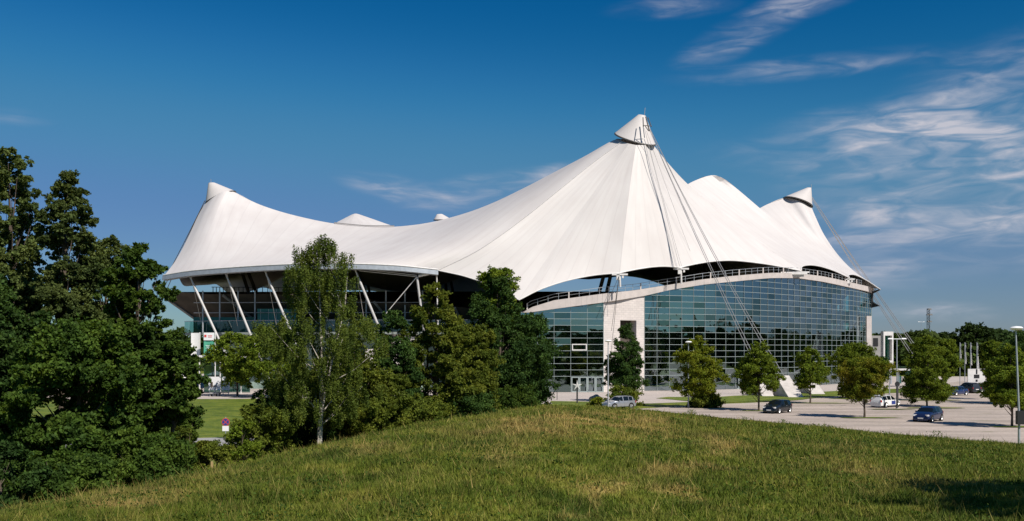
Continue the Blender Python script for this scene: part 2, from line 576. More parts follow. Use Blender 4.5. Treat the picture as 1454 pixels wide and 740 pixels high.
def grass_mat(name, use_attr, blade=False):
    m = bpy.data.materials.new(name); m.use_nodes = True
    nt = m.node_tree; N = nt.nodes; L = nt.links
    b = N['Principled BSDF']; b.inputs['Roughness'].default_value = .7; b.inputs['Specular IOR Level'].default_value = .2
    g = N.new('ShaderNodeNewGeometry')
    n = N.new('ShaderNodeTexNoise'); n.inputs['Scale'].default_value = .42; n.inputs['Detail'].default_value = 8; n.inputs['Roughness'].default_value = .72
    L.new(g.outputs['Position'], n.inputs['Vector'])
    cr = N.new('ShaderNodeValToRGB')
    cr.color_ramp.elements[0].position = .38; cr.color_ramp.elements[0].color = (.056, .090, .010, 1)
    cr.color_ramp.elements[1].position = .70; cr.color_ramp.elements[1].color = (.230, .225, .034, 1)
    e = cr.color_ramp.elements.new(.52); e.color = (.122, .160, .017, 1)
    L.new(n.outputs[0], cr.inputs[0])
    out = cr.outputs[0]
    if use_attr:
        at = N.new('ShaderNodeAttribute'); at.attribute_name = 'dry'
        n2 = N.new('ShaderNodeTexNoise'); n2.inputs['Scale'].default_value = 1.7; n2.inputs['Detail'].default_value = 5
        L.new(g.outputs['Position'], n2.inputs['Vector'])
        ad = N.new('ShaderNodeMath'); ad.operation = 'ADD'; L.new(at.outputs['Fac'], ad.inputs[0])
        s_ = N.new('ShaderNodeMath'); s_.operation = 'SUBTRACT'; L.new(n2.outputs[0], s_.inputs[0]); s_.inputs[1].default_value = .5
        L.new(s_.outputs[0], ad.inputs[1])
        ad.use_clamp = True
        x = N.new('ShaderNodeMix'); x.data_type = 'RGBA'
        L.new(ad.outputs[0], x.inputs[0]); L.new(out, x.inputs[6]); x.inputs[7].default_value = (.40, .29, .10, 1)
        out = x.outputs[2]
    if blade:
        t = N.new('ShaderNodeAttribute'); t.attribute_name = 'tint'
        mr = N.new('ShaderNodeMapRange'); mr.inputs[3].default_value = .7; mr.inputs[4].default_value = 1.35
        L.new(t.outputs['Fac'], mr.inputs[0])
        v = N.new('ShaderNodeVectorMath'); v.operation = 'SCALE'
        L.new(out, v.inputs[0]); L.new(mr.outputs[0], v.inputs['Scale'])
        out = v.outputs[0]
        tr = N.new('ShaderNodeBsdfTranslucent')
        L.new(out, tr.inputs['Color'])
        mx = N.new('ShaderNodeMixShader'); mx.inputs[0].default_value = .3
        L.new(b.outputs[0], mx.inputs[1]); L.new(tr.outputs[0], mx.inputs[2])
        L.new(mx.outputs[0], N['Material Output'].inputs[0])
    else:
        f = N.new('ShaderNodeTexNoise'); f.inputs['Scale'].default_value = 3.5; f.inputs['Detail'].default_value = 6; f.inputs['Roughness'].default_value = .8
        L.new(g.outputs['Position'], f.inputs['Vector'])
        mr = N.new('ShaderNodeMapRange'); mr.inputs[1].default_value = .3; mr.inputs[2].default_value = .7; mr.inputs[3].default_value = .6; mr.inputs[4].default_value = 1.35
        L.new(f.outputs[0], mr.inputs[0])
        v = N.new('ShaderNodeVectorMath'); v.operation = 'SCALE'
        L.new(out, v.inputs[0]); L.new(mr.outputs[0], v.inputs['Scale'])
        out = v.outputs[0]
    L.new(out, b.inputs['Base Color'])
    return m


M = dict(
    fabric=fabric_mat(), wall=wall_mat(),
    concrete=mat('pale_concrete', (.60, .54, .51), .85, noise=(.8, (.50, .455, .43), .35, .7)),
    concrete_grey=mat('grey_concrete', (.33, .32, .31), .9, noise=(.7, (.24, .235, .23), .35, .7)),
    block=mat('anchor_concrete', (.56, .52, .48), .9, noise=(1.1, (.44, .41, .38), .35, .7)),
    steel=mat('galvanised_steel', (.42, .45, .48), .45, .35, noise=(1.5, (.33, .36, .39), .35, .7)),
    strut=mat('grey_painted_strut', (.50, .49, .48), .45, noise=(1.5, (.42, .41, .40), .4, .75)),
    white_steel=mat('white_painted_steel', (.72, .70, .68), .45, noise=(1.5, (.60, .58, .56), .4, .75)),
    mullion=mat('pale_aluminium', (.36, .42, .41), .4, .2),
    dark_steel=mat('dark_steel', (.05, .05, .05), .5, .3),
    cable=mat('steel_cable', (.42, .40, .38), .4, .5),
    cable_dark=mat('dark_cable', (.09, .085, .08), .5, .3),
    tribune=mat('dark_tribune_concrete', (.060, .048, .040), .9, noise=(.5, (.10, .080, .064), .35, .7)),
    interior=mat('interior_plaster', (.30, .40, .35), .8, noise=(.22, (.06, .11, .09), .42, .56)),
    slab=mat('floor_slab', (.22, .25, .23), .8),
    spandrel=mat('green_spandrel_glass', (.012, .055, .042), .12, spec=.6),
    glass=glass_mat('coated_glass', .36, (.32, .54, .48), (.68, .84, .93), .045), glass_dark=glass_mat('dark_coated_glass', .22, (.12, .32, .25), (.66, .88, .90), .035),
    glass_teal=glass_mat('teal_balustrade_glass', .12, (.25, .50, .50), (.7, .9, .9)),
    teal=mat('teal_panels', (.02, .16, .14), .35, noise=(.8, (.035, .22, .19), .35, .7)),
    parking=paving_mat('parking_gravel', (.46, .385, .33), (.32, .268, .228), (.13, .13, .05)),
    plaza=paving_mat('plaza_paving', (.50, .435, .395), (.43, .375, .34), (.34, .30, .27), False),
    grass=grass_mat('meadow_ground', True), blade=grass_mat('meadow_blades', True, True), lawn=grass_mat('short_lawn', False),
    bark=mat('brown_bark', (.075, .055, .04), .95, noise=(6, (.13, .10, .08), .35, .7), bump=(9, .7)),
    birch_bark=mat('birch_bark', (.46, .42, .36), .8, noise=(4.5, (.06, .05, .04), .50, .60), bump=(7, .4)),
    leaf_maple=leaf_mat('maple_leaves', (.034, .066, .012), (.056, .100, .015), (.088, .135, .020)),
    leaf_poplar=leaf_mat('poplar_leaves', (.055, .082, .024), (.082, .112, .030), (.115, .145, .040), .3),
    leaf_birch=leaf_mat('birch_leaves', (.075, .112, .022), (.108, .150, .026), (.145, .182, .034), .4),
    leaf_olive=leaf_mat('olive_leaves', (.070, .100, .014), (.108, .138, .018), (.150, .170, .024), .35),
    leaf_dark=leaf_mat('dark_leaves', (.025, .055, .013), (.040, .080, .017), (.062, .108, .022), .28),
    leaf_bright=leaf_mat('bright_leaves', (.115, .155, .014), (.165, .200, .018), (.220, .235, .024), .4),
    leaf_park=leaf_mat('parking_tree_leaves', (.085, .130, .014), (.120, .170, .017), (.160, .205, .022), .35),
    leaf_yellow=leaf_mat('yellowing_leaves', (.090, .130, .012), (.135, .155, .015), (.190, .170, .020), .4),
    leaf_far=leaf_mat('far_leaves', (.020, .040, .010), (.036, .062, .013), (.062, .088, .018), .2, .06),
    tyre=mat('tyre_rubber', (.012, .012, .012), .8), rim=mat('alloy_rim', (.5, .5, .5), .35, .8),
    carglass=mat('car_glass', (.006, .009, .011), .06, spec=.4),
    chrome=mat('headlight_glass', (.75, .78, .82), .12, .5), red=mat('tail_light_red', (.30, .01, .01), .25),
    plate=mat('number_plate', (.75, .75, .72), .5), black=mat('black_plastic', (.012, .012, .013), .5),
    white=mat('white_print', (.78, .78, .78), .6), green_print=mat('green_print', (.08, .36, .24), .6),
    red_print=mat('red_print', (.6, .05, .04), .6), blue_print=mat('blue_print', (.02, .04, .20), .6),
    canvas=mat('white_canvas', (.75, .74, .72), .8), dry=mat('dry_stalks', (.42, .30, .13), .8),
    stone=mat('rough_boulder', (.40, .37, .34), .95, noise=(5, (.18, .17, .15), .35, .7), bump=(6, .8)),
)

# ------------------------------------------------------------------ terrain
E0 = 3.2
_T = np.array([(-500, 760, 20), (-100, 746, 23), (0, 735, 25), (120, 712, 29), (240, 690, 34), (345, 663, 39), (450, 638, 45), (600, 605, 57), (700, 588, 67),
               (780, 579, 77), (850, 580, 83), (900, 583.5, 84), (1000, 593, 78), (1100, 602, 72), (1200, 612, 66), (1320, 624, 60), (1454, 635, 54), (1800, 655, 48)], float)


def terrain(X, Y):
    X = np.asarray(X, float); Y = np.asarray(Y, float)
    Ys = np.maximum(Y, 2.0)
    px = np.clip(CX + F * X / Ys, -500, 1800)
    s = (np.interp(px, _T[:, 0], _T[:, 1]) - HOR) / F
    Yc = np.interp(px, _T[:, 0], _T[:, 2])
    k = np.clip(Ys / Yc, 0, 1)
    z1 = EYE - s * Ys - E0 * (1 - k) ** 2
    Zc = EYE - s * Yc
    span = .72 * (EYE / s - Yc)
    u = np.clip((Ys - Yc) / span, 0, 1)
    z2 = (2 * u ** 3 - 3 * u ** 2 + 1) * Zc + (u ** 3 - 2 * u ** 2 + u) * (-s * span)
    z = np.where(Ys < Yc, z1, z2)
    # low swells of the meadow
    z = z + (fbm(X * .16 + 40, Y * .16 + 9, 3) - .5) * .28 * np.clip(z, 0, 1)
    back = np.clip((-Y - 10) / 90, 0, 1)
    back = back * back * (3 - 2 * back)
    return np.maximum(z * (1 - back), 0) * np.where(np.abs(X) > 150, 0, 1)


def tz(x, y):
    return float(terrain(np.array([x]), np.array([y]))[0])


def dryness(X, Y):
    Ys = np.maximum(Y, 2.0)
    d = fbm(X * .11 + 5, Y * .11 + 8, 4)
    d = np.clip((d - .58) * 4.0, 0, 1) * .42
    fine_ = fbm(X * .7 + 50, Y * .45 + 3, 4)
    px = CX + F * X / Ys
    py = HOR + F * (EYE - terrain(X, Y)) / Ys
    wx = (fbm(X * .9 + 3, Y * .6 + 1, 3) - .5); px = px + wx * 60; py = py + (fbm(X * .8 + 30, Y * .5 + 12, 3) - .5) * 26
    extra = 0
    for (cx, cy, rx, ry, a) in ((840, 599, 100, 13, .6), (930, 608, 70, 16, .5), (860, 600, 60, 10, .4), (1030, 633, 40, 16, .7), (760, 615, 90, 16, .55),
                                (846, 716, 9, 20, 1.3), (862, 700, 22, 6, .9), (880, 688, 14, 5, 1.0), (950, 696, 22, 5, 1.2), (975, 706, 12, 7, 1.2), (835, 700, 14, 5, .8), (940, 672, 40, 9, .8), (700, 640, 60, 14, .4), (1180, 640, 60, 10, .35),
                                (160, 720, 90, 7, .8), (250, 705, 60, 5, .5), (520, 640, 60, 10, .45), (1010, 665, 40, 8, .6), (985, 730, 30, 10, .7), (820, 735, 30, 12, .7)):
        extra = extra + a * np.exp(-((px - cx) / rx) ** 2 - ((py - cy) / ry) ** 2)
    return np.clip((d + extra * .9) * np.clip(fine_ * 2.8 - .75, 0, 1.2), 0, 1)


def axis(lo, hi, step, far):
    a = list(np.arange(lo, hi + 1e-6, step))
    return np.array([-x for x in far[::-1]] + a + list(far)) if lo < 0 else np.array(a)


xs = np.array([-3500, -1500, -700, -400, -250, -160, -120] + list(np.arange(-90, -30, 3.0)) + list(np.arange(-30, 50, .5)) + list(np.arange(50, 111, 3.0)) + [140, 170, 250, 400, 700, 1500, 3500], float)
ys = np.array([-3500, -1200, -500, -250, -150] + list(np.arange(-110, 4, 6.0)) + list(np.arange(4, 100, .5)) + list(np.arange(100, 132, 4.0)) + [160, 200, 300, 450, 800, 1600, 4500], float)
gx, gy = np.meshgrid(xs, ys)
gz = terrain(gx.ravel(), gy.ravel())
gme = bpy.data.meshes.new('ground')
nv = gx.size
nx, ny = len(xs), len(ys)
co = np.stack([gx.ravel(), gy.ravel(), gz], 1).astype(np.float32)
ii = (np.arange(ny - 1)[:, None] * nx + np.arange(nx - 1)[None, :]).ravel()
quads = np.stack([ii, ii + 1, ii + nx + 1, ii + nx], 1).astype(np.int32)


def np_mesh(name, co, faces, mats, attrs=None, smooth=False):
    me = bpy.data.meshes.new(name)
    k = faces.shape[1]
    me.vertices.add(len(co)); me.vertices.foreach_set('co', np.ascontiguousarray(co, np.float32).ravel())
    me.loops.add(faces.size); me.loops.foreach_set('vertex_index', faces.astype(np.int32).ravel())
    me.polygons.add(len(faces))
    me.polygons.foreach_set('loop_start', np.arange(0, faces.size, k, dtype=np.int32))
    me.polygons.foreach_set('loop_total', np.full(len(faces), k, np.int32))
    if smooth:
        me.polygons.foreach_set('use_smooth', np.ones(len(faces), bool))
    me.materials.append(mats)
    for nme, (dom, arr) in (attrs or {}).items():
        a = me.attributes.new(nme, 'FLOAT', dom)
        a.data.foreach_set('value', np.ascontiguousarray(arr, np.float32))
    me.update(); me.validate()
    return me


gme = np_mesh('ground', co, quads, M['grass'], {'dry': ('POINT', dryness(co[:, 0], co[:, 1]))}, True)
ground = bpy.data.objects.new('ground', gme); col.objects.link(ground)
tag(ground, 'grassy hill and level ground', kind='structure')


def sheet(name, pts, z, m, label=None, wob=.5, seed=1, kind='structure'):
    """a flat patch of ground with a slightly wandering edge"""
    r = random.Random(seed)
    out = []
    n = len(pts)
    for i in range(n):
        a, b = Vector(pts[i]), Vector(pts[(i + 1) % n])
        k = max(1, int((b - a).length / 3.0))
        for q in range(k):
            p = a.lerp(b, q / k)
            out.append((p.x + r.uniform(-wob, wob), p.y + r.uniform(-wob, wob), z))
    mb = MB(); mb.face(*out)
    o = mb.build(name, m, normals=False)
    if o.data.polygons[0].normal.z < 0:
        o.data.flip_normals()
    return tag(o, label, kind=kind)


g2 = lambda px, py: (G(px, py).x, G(px, py).y, 0)
sheet('parking_lot', [(8, 112, 0), (5, 60, 0), (120, 40, 0), (190, 60, 0), (190, 230, 0), (100, 222, 0), g2(1130, 569), g2(1100, 571), g2(1000, 575), g2(925, 580), g2(842, 583)], .03, M['parking'], 'pale gravel car park', .3)
sheet('plaza', [(-30, 132, 0), (12, 129, 0), g2(925, 573), g2(1100, 566), g2(1200, 560), (100, 195, 0), (190, 195, 0), (190, 262, 0), (95, 262, 0), (60, 300, 0), (-90, 300, 0), (-95, 150, 0), (-60, 146, 0)], .016, M['plaza'], 'paved plaza round the arena', .1)
sheet('lawn_strip', [g2(950, 564), g2(1000, 564.5), g2(1090, 560.5), g2(1215, 554), g2(1330, 551), g2(1330, 555), g2(1190, 563), g2(1120, 569), g2(1010, 573), g2(935, 566)], .05, M['lawn'], 'grass strip between plaza and car park', .35, 3)
sheet('verge', [g2(782, 570), g2(868, 571.5), g2(868, 578.5), g2(838, 580), g2(782, 586)], .055, M['lawn'], 'grass verge beside the silver car', .25, 5)
sheet('lawn', [g2(60, 566), g2(300, 567), g2(440, 566), g2(500, 600), g2(450, 640), g2(-200, 640)], .04, M['lawn'], 'lawn below the left side of the arena', .3, 6)
sheet('footpath', [g2(60, 627), g2(330, 622), g2(420, 626), g2(330, 634), g2(60, 642)], .06, M['concrete_grey'], 'grey footpath crossing the lawn', .15, 8)
sheet('service_road', [g2(-100, 556), g2(262, 562), g2(262, 569), g2(-100, 566)], .055, M['parking'], 'pale service road behind the trees', .2, 9)
for i, (px, py, wx, wy) in enumerate(((987, 579, 5, 2.0), (1075, 584, 5.5, 1.6), (1150, 573, 9, 2.4), (1226, 594, 6, 1.8), (1316, 580, 8, 2.2), (1311, 569, 9, 2.5), (1352, 558, 12, 3), (1436, 607, 6, 2), (1255, 582, 7, 1.2), (1222, 567, 10, 3))):
    c = G(px, py)
    r_ = random.Random(i)
    pts = [(c.x + math.cos(a) * wx / 2 * r_.uniform(.7, 1.25) + .8, c.y + math.sin(a) * wy / 2 * r_.uniform(.7, 1.2), 0) for a in [k * math.pi / 7 for k in range(14)]]
    sheet('grass_island', pts, .062 + i * .004, M['lawn'], None, .1, 20 + i)

# ------------------------------------------------------------------ arena
AO = Vector((0, 225, 0))
arena = thing('arena', 'large arena under a white tented membrane roof with a glass front', 'arena', AO)


def part(mb, name, m, parent=None, **kw):
    return mb.build(name, m, parent or arena, origin=AO, **kw)


def coons(bottom, top, left, right, nu, nv, seams=0, tb=None, tt=None, tl=None, tr=None):
    """bottom/top run left to right, left/right run bottom to top"""
    B = resample(bottom, nu, tb); T = resample(top, nu, tt); Lf = resample(left, nv, tl); Rg = resample(right, nv, tr)
    rows = []
    for j in range(nv):
        v = j / (nv - 1)
        row = []
        for i in range(nu):
            u = i / (nu - 1)
            p = (1 - v) * B[i] + v * T[i] + (1 - u) * Lf[j] + u * Rg[j] - ((1 - u) * (1 - v) * B[0] + u * (1 - v) * B[-1] + (1 - u) * v * T[0] + u * v * T[-1])
            row.append(p)
        rows.append(row)
    return rows


def sail(rows, strips, name='roof_sail', m=None):
    me = bpy.data.meshes.new(name)
    nr, nc = len(rows), len(rows[0])
    vs = [tuple(p - AO) for r in rows for p in r]
    fs = [(a * nc + b, a * nc + b + 1, (a + 1) * nc + b + 1, (a + 1) * nc + b) for a in range(nr - 1) for b in range(nc - 1)]
    me.from_pydata(vs, [], fs)
    uvl = me.uv_layers.new(name='UVMap')
    for poly in me.polygons:
        for li in poly.loop_indices:
            vi = me.loops[li].vertex_index
            uvl.data[li].uv = ((vi % nc) / (nc - 1) * strips, (vi // nc) / (nr - 1) * 3)
    me.materials.append(m or M['fabric'])
    me.shade_smooth()
    o = bpy.data.objects.new(name, me); col.objects.link(o); o.parent = arena
    return o


PP = lambda L: [P(*a) for a in L]
L_bot = [(233, 392, 178), (270, 386, 174), (330, 381, 170), (400, 377, 167), (480, 375.5, 165), (560, 378, 165), (622, 384, 166)]
L_top = [(294, 284, 214), (305, 277, 211.5), (320, 272, 211), (333, 273, 213), (365, 289, 212), (400, 301, 211), (440, 311, 210), (475, 317.5, 209), (520, 321.5, 207), (560, 322, 205), (610, 316, 202), (660, 303, 198), (700, 288, 194), (740, 269, 190), (790, 243, 185), (830, 222, 181), (876, 197, 178), (884, 201, 176)]
L_left = [(233, 392, 178), (250, 369, 186), (268, 335, 197), (282, 305, 208), (294, 284, 214)]
crease = [(622, 384, 166), (680, 355, 166.5), (740, 313, 169), (800, 265, 172), (845, 229, 174.5), (884, 201, 176)]
tt = [0, .05, .11, .17, .25, .31, .37, .43, .50, .56, .63, .70, .76, .815, .875, .925, .985, 1]
sail(coons(PP(L_bot), PP(L_top), PP(L_left), PP(crease), 90, 36, tt=tt), 26)
P2seam = [(737, 426, 161), (768, 381, 164.5), (805, 326, 168), (845, 271, 171), (875, 229, 173.5), (893, 204, 174.6)]
K1seam = [(880, 387.5, 164), (885, 340, 166), (891, 290, 168.5), (897, 245, 171.5), (903, 206, 174.2)]
K2seam = [(966, 380, 170.5), (951, 335, 171), (937, 290, 172), (924, 245, 173.5), (916, 206, 174.4)]
K3sil = [(1137, 384.5, 190), (1110, 366, 192), (1088, 351, 193), (1043, 317, 193), (1005, 286, 190.5), (975, 260, 187), (948, 231, 182), (927, 205, 178)]
M1b = [(622, 384, 166), (660, 392.5, 165), (700, 407, 163), (737, 426, 161)]
M2b = [(737, 426, 161), (765, 412, 162), (800, 400, 163), (840, 391.5, 163.8), (880, 387.5, 164)]
M3b = [(880, 387.5, 164), (900, 383.2, 165.4), (925, 379.3, 167), (945, 378.3, 168.8), (966, 380, 170.5)]
M4b = [(966, 380, 170.5), (985, 375.5, 173), (1010, 371.5, 176), (1040, 370, 180), (1080, 374, 184.5), (1110, 379, 188), (1137, 384.5, 190)]
ringB = [(884, 201, 176), (893, 204, 174.6), (903, 206, 174.2), (916, 206, 174.4), (927, 205, 178)]
sail(coons(PP(M1b), PP(ringB[0:2]), PP(crease), PP(P2seam), 24, 36), 6)
sail(coons(PP(M2b), PP(ringB[1:3]), PP(P2seam), PP(K1seam), 28, 36), 6)
sail(coons(PP(M3b), PP(ringB[2:4]), PP(K1seam), PP(K2seam), 20, 36), 4)
sail(coons(PP(M4b), PP(ringB[3:5]), PP(K2seam), PP(K3sil), 32, 40), 9)
N_left = [(1137, 384.5, 190), (1090, 360, 198), (1040, 325, 204), (1000, 295, 209), (965, 268, 215)]
N_right = [(1206, 394.5, 208), (1175, 373, 211), (1145, 351, 214), (1107, 320, 217), (1077, 294, 219), (1050, 271, 220.5), (1033, 257, 221)]
N_bot = [(1137, 384.5, 190), (1139, 378.5, 192), (1150, 376.5, 195), (1165, 378.5, 199), (1185, 385, 204), (1206, 394.5, 208)]
N_top = [(965, 268, 215), (988, 256, 219), (1010, 249, 222), (1022, 251, 221.5), (1033, 257, 221)]
sail(coons(PP(N_bot), PP(N_top), PP(N_left), PP(N_right), 36, 36), 12)
O_left = [(1206, 394.5, 208), (1170, 374, 220), (1130, 347, 230), (1090, 318, 238), (1068, 302, 243)]
O_right = [(1250, 411, 222), (1215, 387, 229), (1190, 362, 236), (1170, 333, 241), (1158, 308, 246), (1151, 291, 250)]
O_bot = [(1206, 394.5, 208), (1205, 390.5, 210), (1214, 390.5, 213), (1230, 398, 218), (1250, 411, 222)]
O_top = [(1068, 302, 243), (1090, 290, 247), (1115, 281, 250), (1135, 285, 247.5), (1151, 291, 250)]
sail(coons(PP(O_bot), PP(O_top), PP(O_left), PP(O_right), 36, 36), 10)
# behind the ridges, closing the tent to the rear
BC = [(927, 205, 178), (940, 238, 190), (952, 262, 203), (965, 268, 215)]
sail(coons(PP(K3sil), PP(N_left), PP([(1137, 384.5, 190), (1137, 384.5, 190.01)]), PP(BC), 24, 10), 3)
CD = [(1033, 257, 221), (1045, 285, 228), (1057, 298, 236), (1068, 302, 243)]
sail(coons(PP(N_right), PP(O_left), PP([(1206, 394.5, 208), (1206, 394.5, 208.01)]), PP(CD), 24, 10), 3)
Ept, Fpt, Dpt = P(505, 308, 268), P(626, 310, 282), P(1133, 281, 254)
ringW = [P(233, 392, 178), Vector((-66, 195, 22.5)), Vector((-70, 212, 20.8)), P(275, 405, 232), P(292, 402, 238), P(310, 405, 244), P(326, 417, 250), P(345, 407, 257), P(365, 405, 263), P(400, 417, 270)]
ringN1 = [P(400, 417, 270), P(450, 413, 277), P(520, 411, 285), P(560, 417, 288), P(600, 424, 290), P(660, 424, 293), P(735, 424, 295)]
ringN2 = [P(735, 424, 295), P(780, 394, 295), P(850, 376, 294), P(920, 380, 292), P(970, 410, 289), P(1040, 416, 282), P(1100, 416, 275)]
ringE = [P(1100, 416, 275), Vector((80, 262, 25)), Vector((84, 245, 23)), Vector((84.5, 233, 21.5)), P(1250, 411, 222)]


def sagline(a, b, sag, n=6):
    return [a.lerp(b, k / n) - Vector((0, 0, sag * 4 * (k / n) * (1 - k / n))) for k in range(n + 1)]


Aback = P(313, 274, 217)
A_L = [P(*a) for a in L_left]
sail(coons(ringW, [P(294, 284, 214), P(303, 276, 216.5), P(318, 272, 217)] + sagline(Aback, Ept, 9)[1:], A_L, sagline(ringW[-1], Ept, 5), 40, 20), 12)
sail(coons(ringN1, sagline(Ept, Fpt, 9), sagline(ringW[-1], Ept, 5), sagline(ringN1[-1], Fpt, 5), 30, 18), 10)
sail(coons(ringN2, sagline(Fpt, Dpt, 16), sagline(ringN1[-1], Fpt, 5), sagline(ringN2[-1], Dpt, 5), 40, 18), 14)
sail(coons(ringE, [Dpt, P(1151, 291, 250)], sagline(ringN2[-1], Dpt, 5), PP(O_right), 20, 18), 6)
AB_in = PP(L_top[3:-1])
BF = sagline(P(876, 197, 178), Fpt, 15)
sail(coons(AB_in, sagline(Ept, Fpt, 9), [P(333, 273, 213)] + sagline(P(325, 280, 218), Ept, 10)[1:], BF, 40, 16), 12)
sail(coons([P(927, 205, 178), P(902, 199, 181), P(876, 197, 178)], sagline(Dpt, Fpt, 16)[0:7], PP([(927, 205, 178), (940, 238, 190), (952, 262, 203), (965, 268, 215), (988, 256, 219), (1010, 249, 222), (1033, 257, 221), (1045, 285, 228), (1057, 298, 236), (1068, 302, 243), (1090, 290, 247), (1115, 281, 250)]) + [Dpt], BF, 12, 40), 8)

# boundary cables sewn into the sail edges, ridge cables
for pts, r, m_ in ((M1b, .09, 'fabric'), (M2b, .10, 'fabric'), (M3b, .10, 'fabric'), (M4b, .10, 'fabric'), (N_bot, .10, 'fabric'), (O_bot, .10, 'fabric')):
    part(MB().tube(resample(PP(pts), 40), r, 6), 'edge_cable', M['white_steel'], smooth=True)
off = Vector((0, -.12, .06))
for pts in (crease,):
    part(MB().tube([p + off for p in resample(PP(pts), 30)], .03, 5), 'ridge_cable', M['white_steel'], smooth=True)
part(MB().tube([p + Vector((0, -.3, .12)) for p in resample(PP([(475, 317.5, 209), (520, 321.5, 207), (560, 322, 205)]), 12)], .12, 5), 'ridge_cable', M['cable'])

# edge beam along the left side
eb = MB()
ep = resample(PP(L_bot), 60)
for a, b in zip(ep, ep[1:]):
    t = (b - a).normalized(); n_ = Vector((t.y, -t.x, 0)).normalized()
    for (o1, z1), (o2, z2) in zip([(.35, .05), (.45, -.75), (-.5, -.85), (-.6, .0)], [(.45, -.75), (-.5, -.85), (-.6, .0), (.35, .05)]):
        eb.face(a + n_ * o1 + Vector((0, 0, z1)), b + n_ * o1 + Vector((0, 0, z1)), b + n_ * o2 + Vector((0, 0, z2)), a + n_ * o2 + Vector((0, 0, z2)))
part(eb, 'edge_beam', M['steel'])
part(MB().tube([p + Vector((0, -.35, .12)) for p in ep], .12, 6), 'gutter', M['white_steel'])

# slanted columns under the edge beam with their tie rods
for (a, b) in (((268, 391, 174), (320, 503, 172)), ((319, 387, 171), (357, 480, 170)), ((375, 384, 168.5), (416, 478, 168)), ((503, 381, 165.5), (537, 463, 166))):
    A_, B_ = P(*a), P(*b)
    d = (B_ - A_); A2 = A_ + Vector((0, .3, 0)); B2 = A2 + d * ((A2.z - .0) / (A2.z - B_.z))
    B2 = Vector((B2.x, B2.y, 0)) if B2.z < 0 else B2
    q = 0.05
    part(MB().tube([A2.lerp(B2, k) for k in (0, .06, .12, .88, .94, 1)], [.09, .14, .21, .21, .14, .09], 10), 'slanted_column', M['strut'], smooth=True)
    part(MB().tube([A2 + Vector((.15, .5, 0)), A2 + Vector((1.2, 3.5, -9.2))], .045, 5), 'tie_rod', M['cable'])
part(MB().tube([P(592, 393, 166), P(602, 470, 167)], .2, 8), 'slanted_column', M['strut'], smooth=True)
part(MB().tube([P(594, 392, 166), P(621, 386, 166.3)], .22, 8).tube([P(620, 386, 166.5), P(622, 470, 168)], .12, 6), 'corner_bracket', M['white_steel'])
part(MB().tube([P(592, 393, 166), P(545, 449, 168)], .07, 6), 'tie_rod', M['white_steel'])
part(MB().tube([P(592, 391, 166), P(510, 382, 166)], .05, 6).tube([P(592, 393, 166), P(510, 384.5, 166)], .05, 6), 'tie_rod', M['white_steel'])


# mast caps
def cap(c, rad, gxx, gyy, a1, a2, legs=None):
    """conical hood: tilted rim circle narrowing to the short top edge a1-a2"""
    mb = MB(); rows = []
    n = 28
    a1, a2 = Vector(a1), Vector(a2)
    mid = (a1 + a2) / 2; hw = (a2 - a1) / 2
    for k, s_ in enumerate((0, .0, .25, .5, .75, .97, 1)):
        row = []
        for q in range(n + 1):
            th = 2 * math.pi * q / n
            x, y = math.cos(th), math.sin(th)
            lo = c + Vector((rad * x, rad * y, rad * (gxx * x + gyy * y)))
            hi = mid + hw * x + Vector((0, .5 * y, 0))
            p = lo.lerp(hi, s_)
            if k == 0:
                p = c + (lo - c) * .93 - Vector((0, 0, .1))
            row.append(p)
        rows.append(row)
    mb.grid(rows)
    mb.face(*[p for p in rows[-1][:-1]])
    o = part(mb, 'mast_cap', M['fabric'], smooth=True, angle=60)
    rim = MB().tube([p - Vector((0, 0, .12)) for p in rows[1]], .16, 6, caps=False)
    part(rim, 'cap_rim', M['cable_dark'], o)
    return o


capB = cap(P(902, 196.5, 178), 3.6, -.25, .40, P(906, 163, 178), P(917, 165, 178))
capA = cap(P(313, 281, 214), 3.15, .47, .0, P(296, 260, 214), P(305, 259.5, 214))
capD = cap(P(1133, 287, 250), 3.5, -.36, -.05, P(1146, 266.5, 250), P(1152, 267, 250))
capC = cap(P(1020, 258, 225), 2.2, -.35, .3, P(1013, 249, 225), P(1020, 251, 225))
sail(coons(PP([(436, 338, 252), (470, 333, 247), (505, 331, 245), (550, 333, 248), (604, 339, 256)]), PP([(499, 305, 267.5), (503, 303.6, 267), (507, 303.6, 267), (512, 305, 267.5)]), PP([(436, 338, 252), (470, 320, 261), (499, 305, 267.5)]), PP([(604, 339, 256), (560, 322, 262), (512, 305, 267.5)]), 24, 14), 8)
sail(coons(PP([(512, 305, 267.5), (507, 303.6, 267), (503, 303.6, 267), (499, 305, 267.5)]), PP([(604, 339, 256), (550, 336, 285), (470, 336, 280), (436, 338, 252)]), PP([(512, 305, 267.5), (560, 322, 262), (604, 339, 256)]), PP([(499, 305, 267.5), (470, 320, 261), (436, 338, 252)]), 16, 12), 8)
capF = cap(P(629, 312, 281.5), 2.6, .0, .1, P(620, 304.5, 281.5), P(628, 304, 281.5))
part(MB().tube([P(915, 165, 178), P(916, 153, 178)], .05, 5), 'lightning_rod', M['cable'])
part(MB().tube([P(299.5, 259, 214), P(299.5, 254.5, 214)], .06, 5), 'lightning_rod', M['cable'])
part(MB().tube([P(1152, 267, 250), P(1152, 262, 250)], .06, 5), 'lightning_rod', M['cable'])
# the open steel head of the front mast
hd = MB()
hd.tube([P(913, 167, 174.7), P(913.5, 180, 172.8)], .09, 6).tube([P(917, 166, 175), P(922, 186, 173)], .12, 6).tube([P(913, 178, 173), P(924, 179, 173.5)], .07, 6).tube([P(916, 179, 173), P(921, 186, 173)], .08, 6).tube([P(920, 167, 175.5), P(925, 180, 174)], .08, 6)
part(hd, 'mast_head', M['cable_dark'])

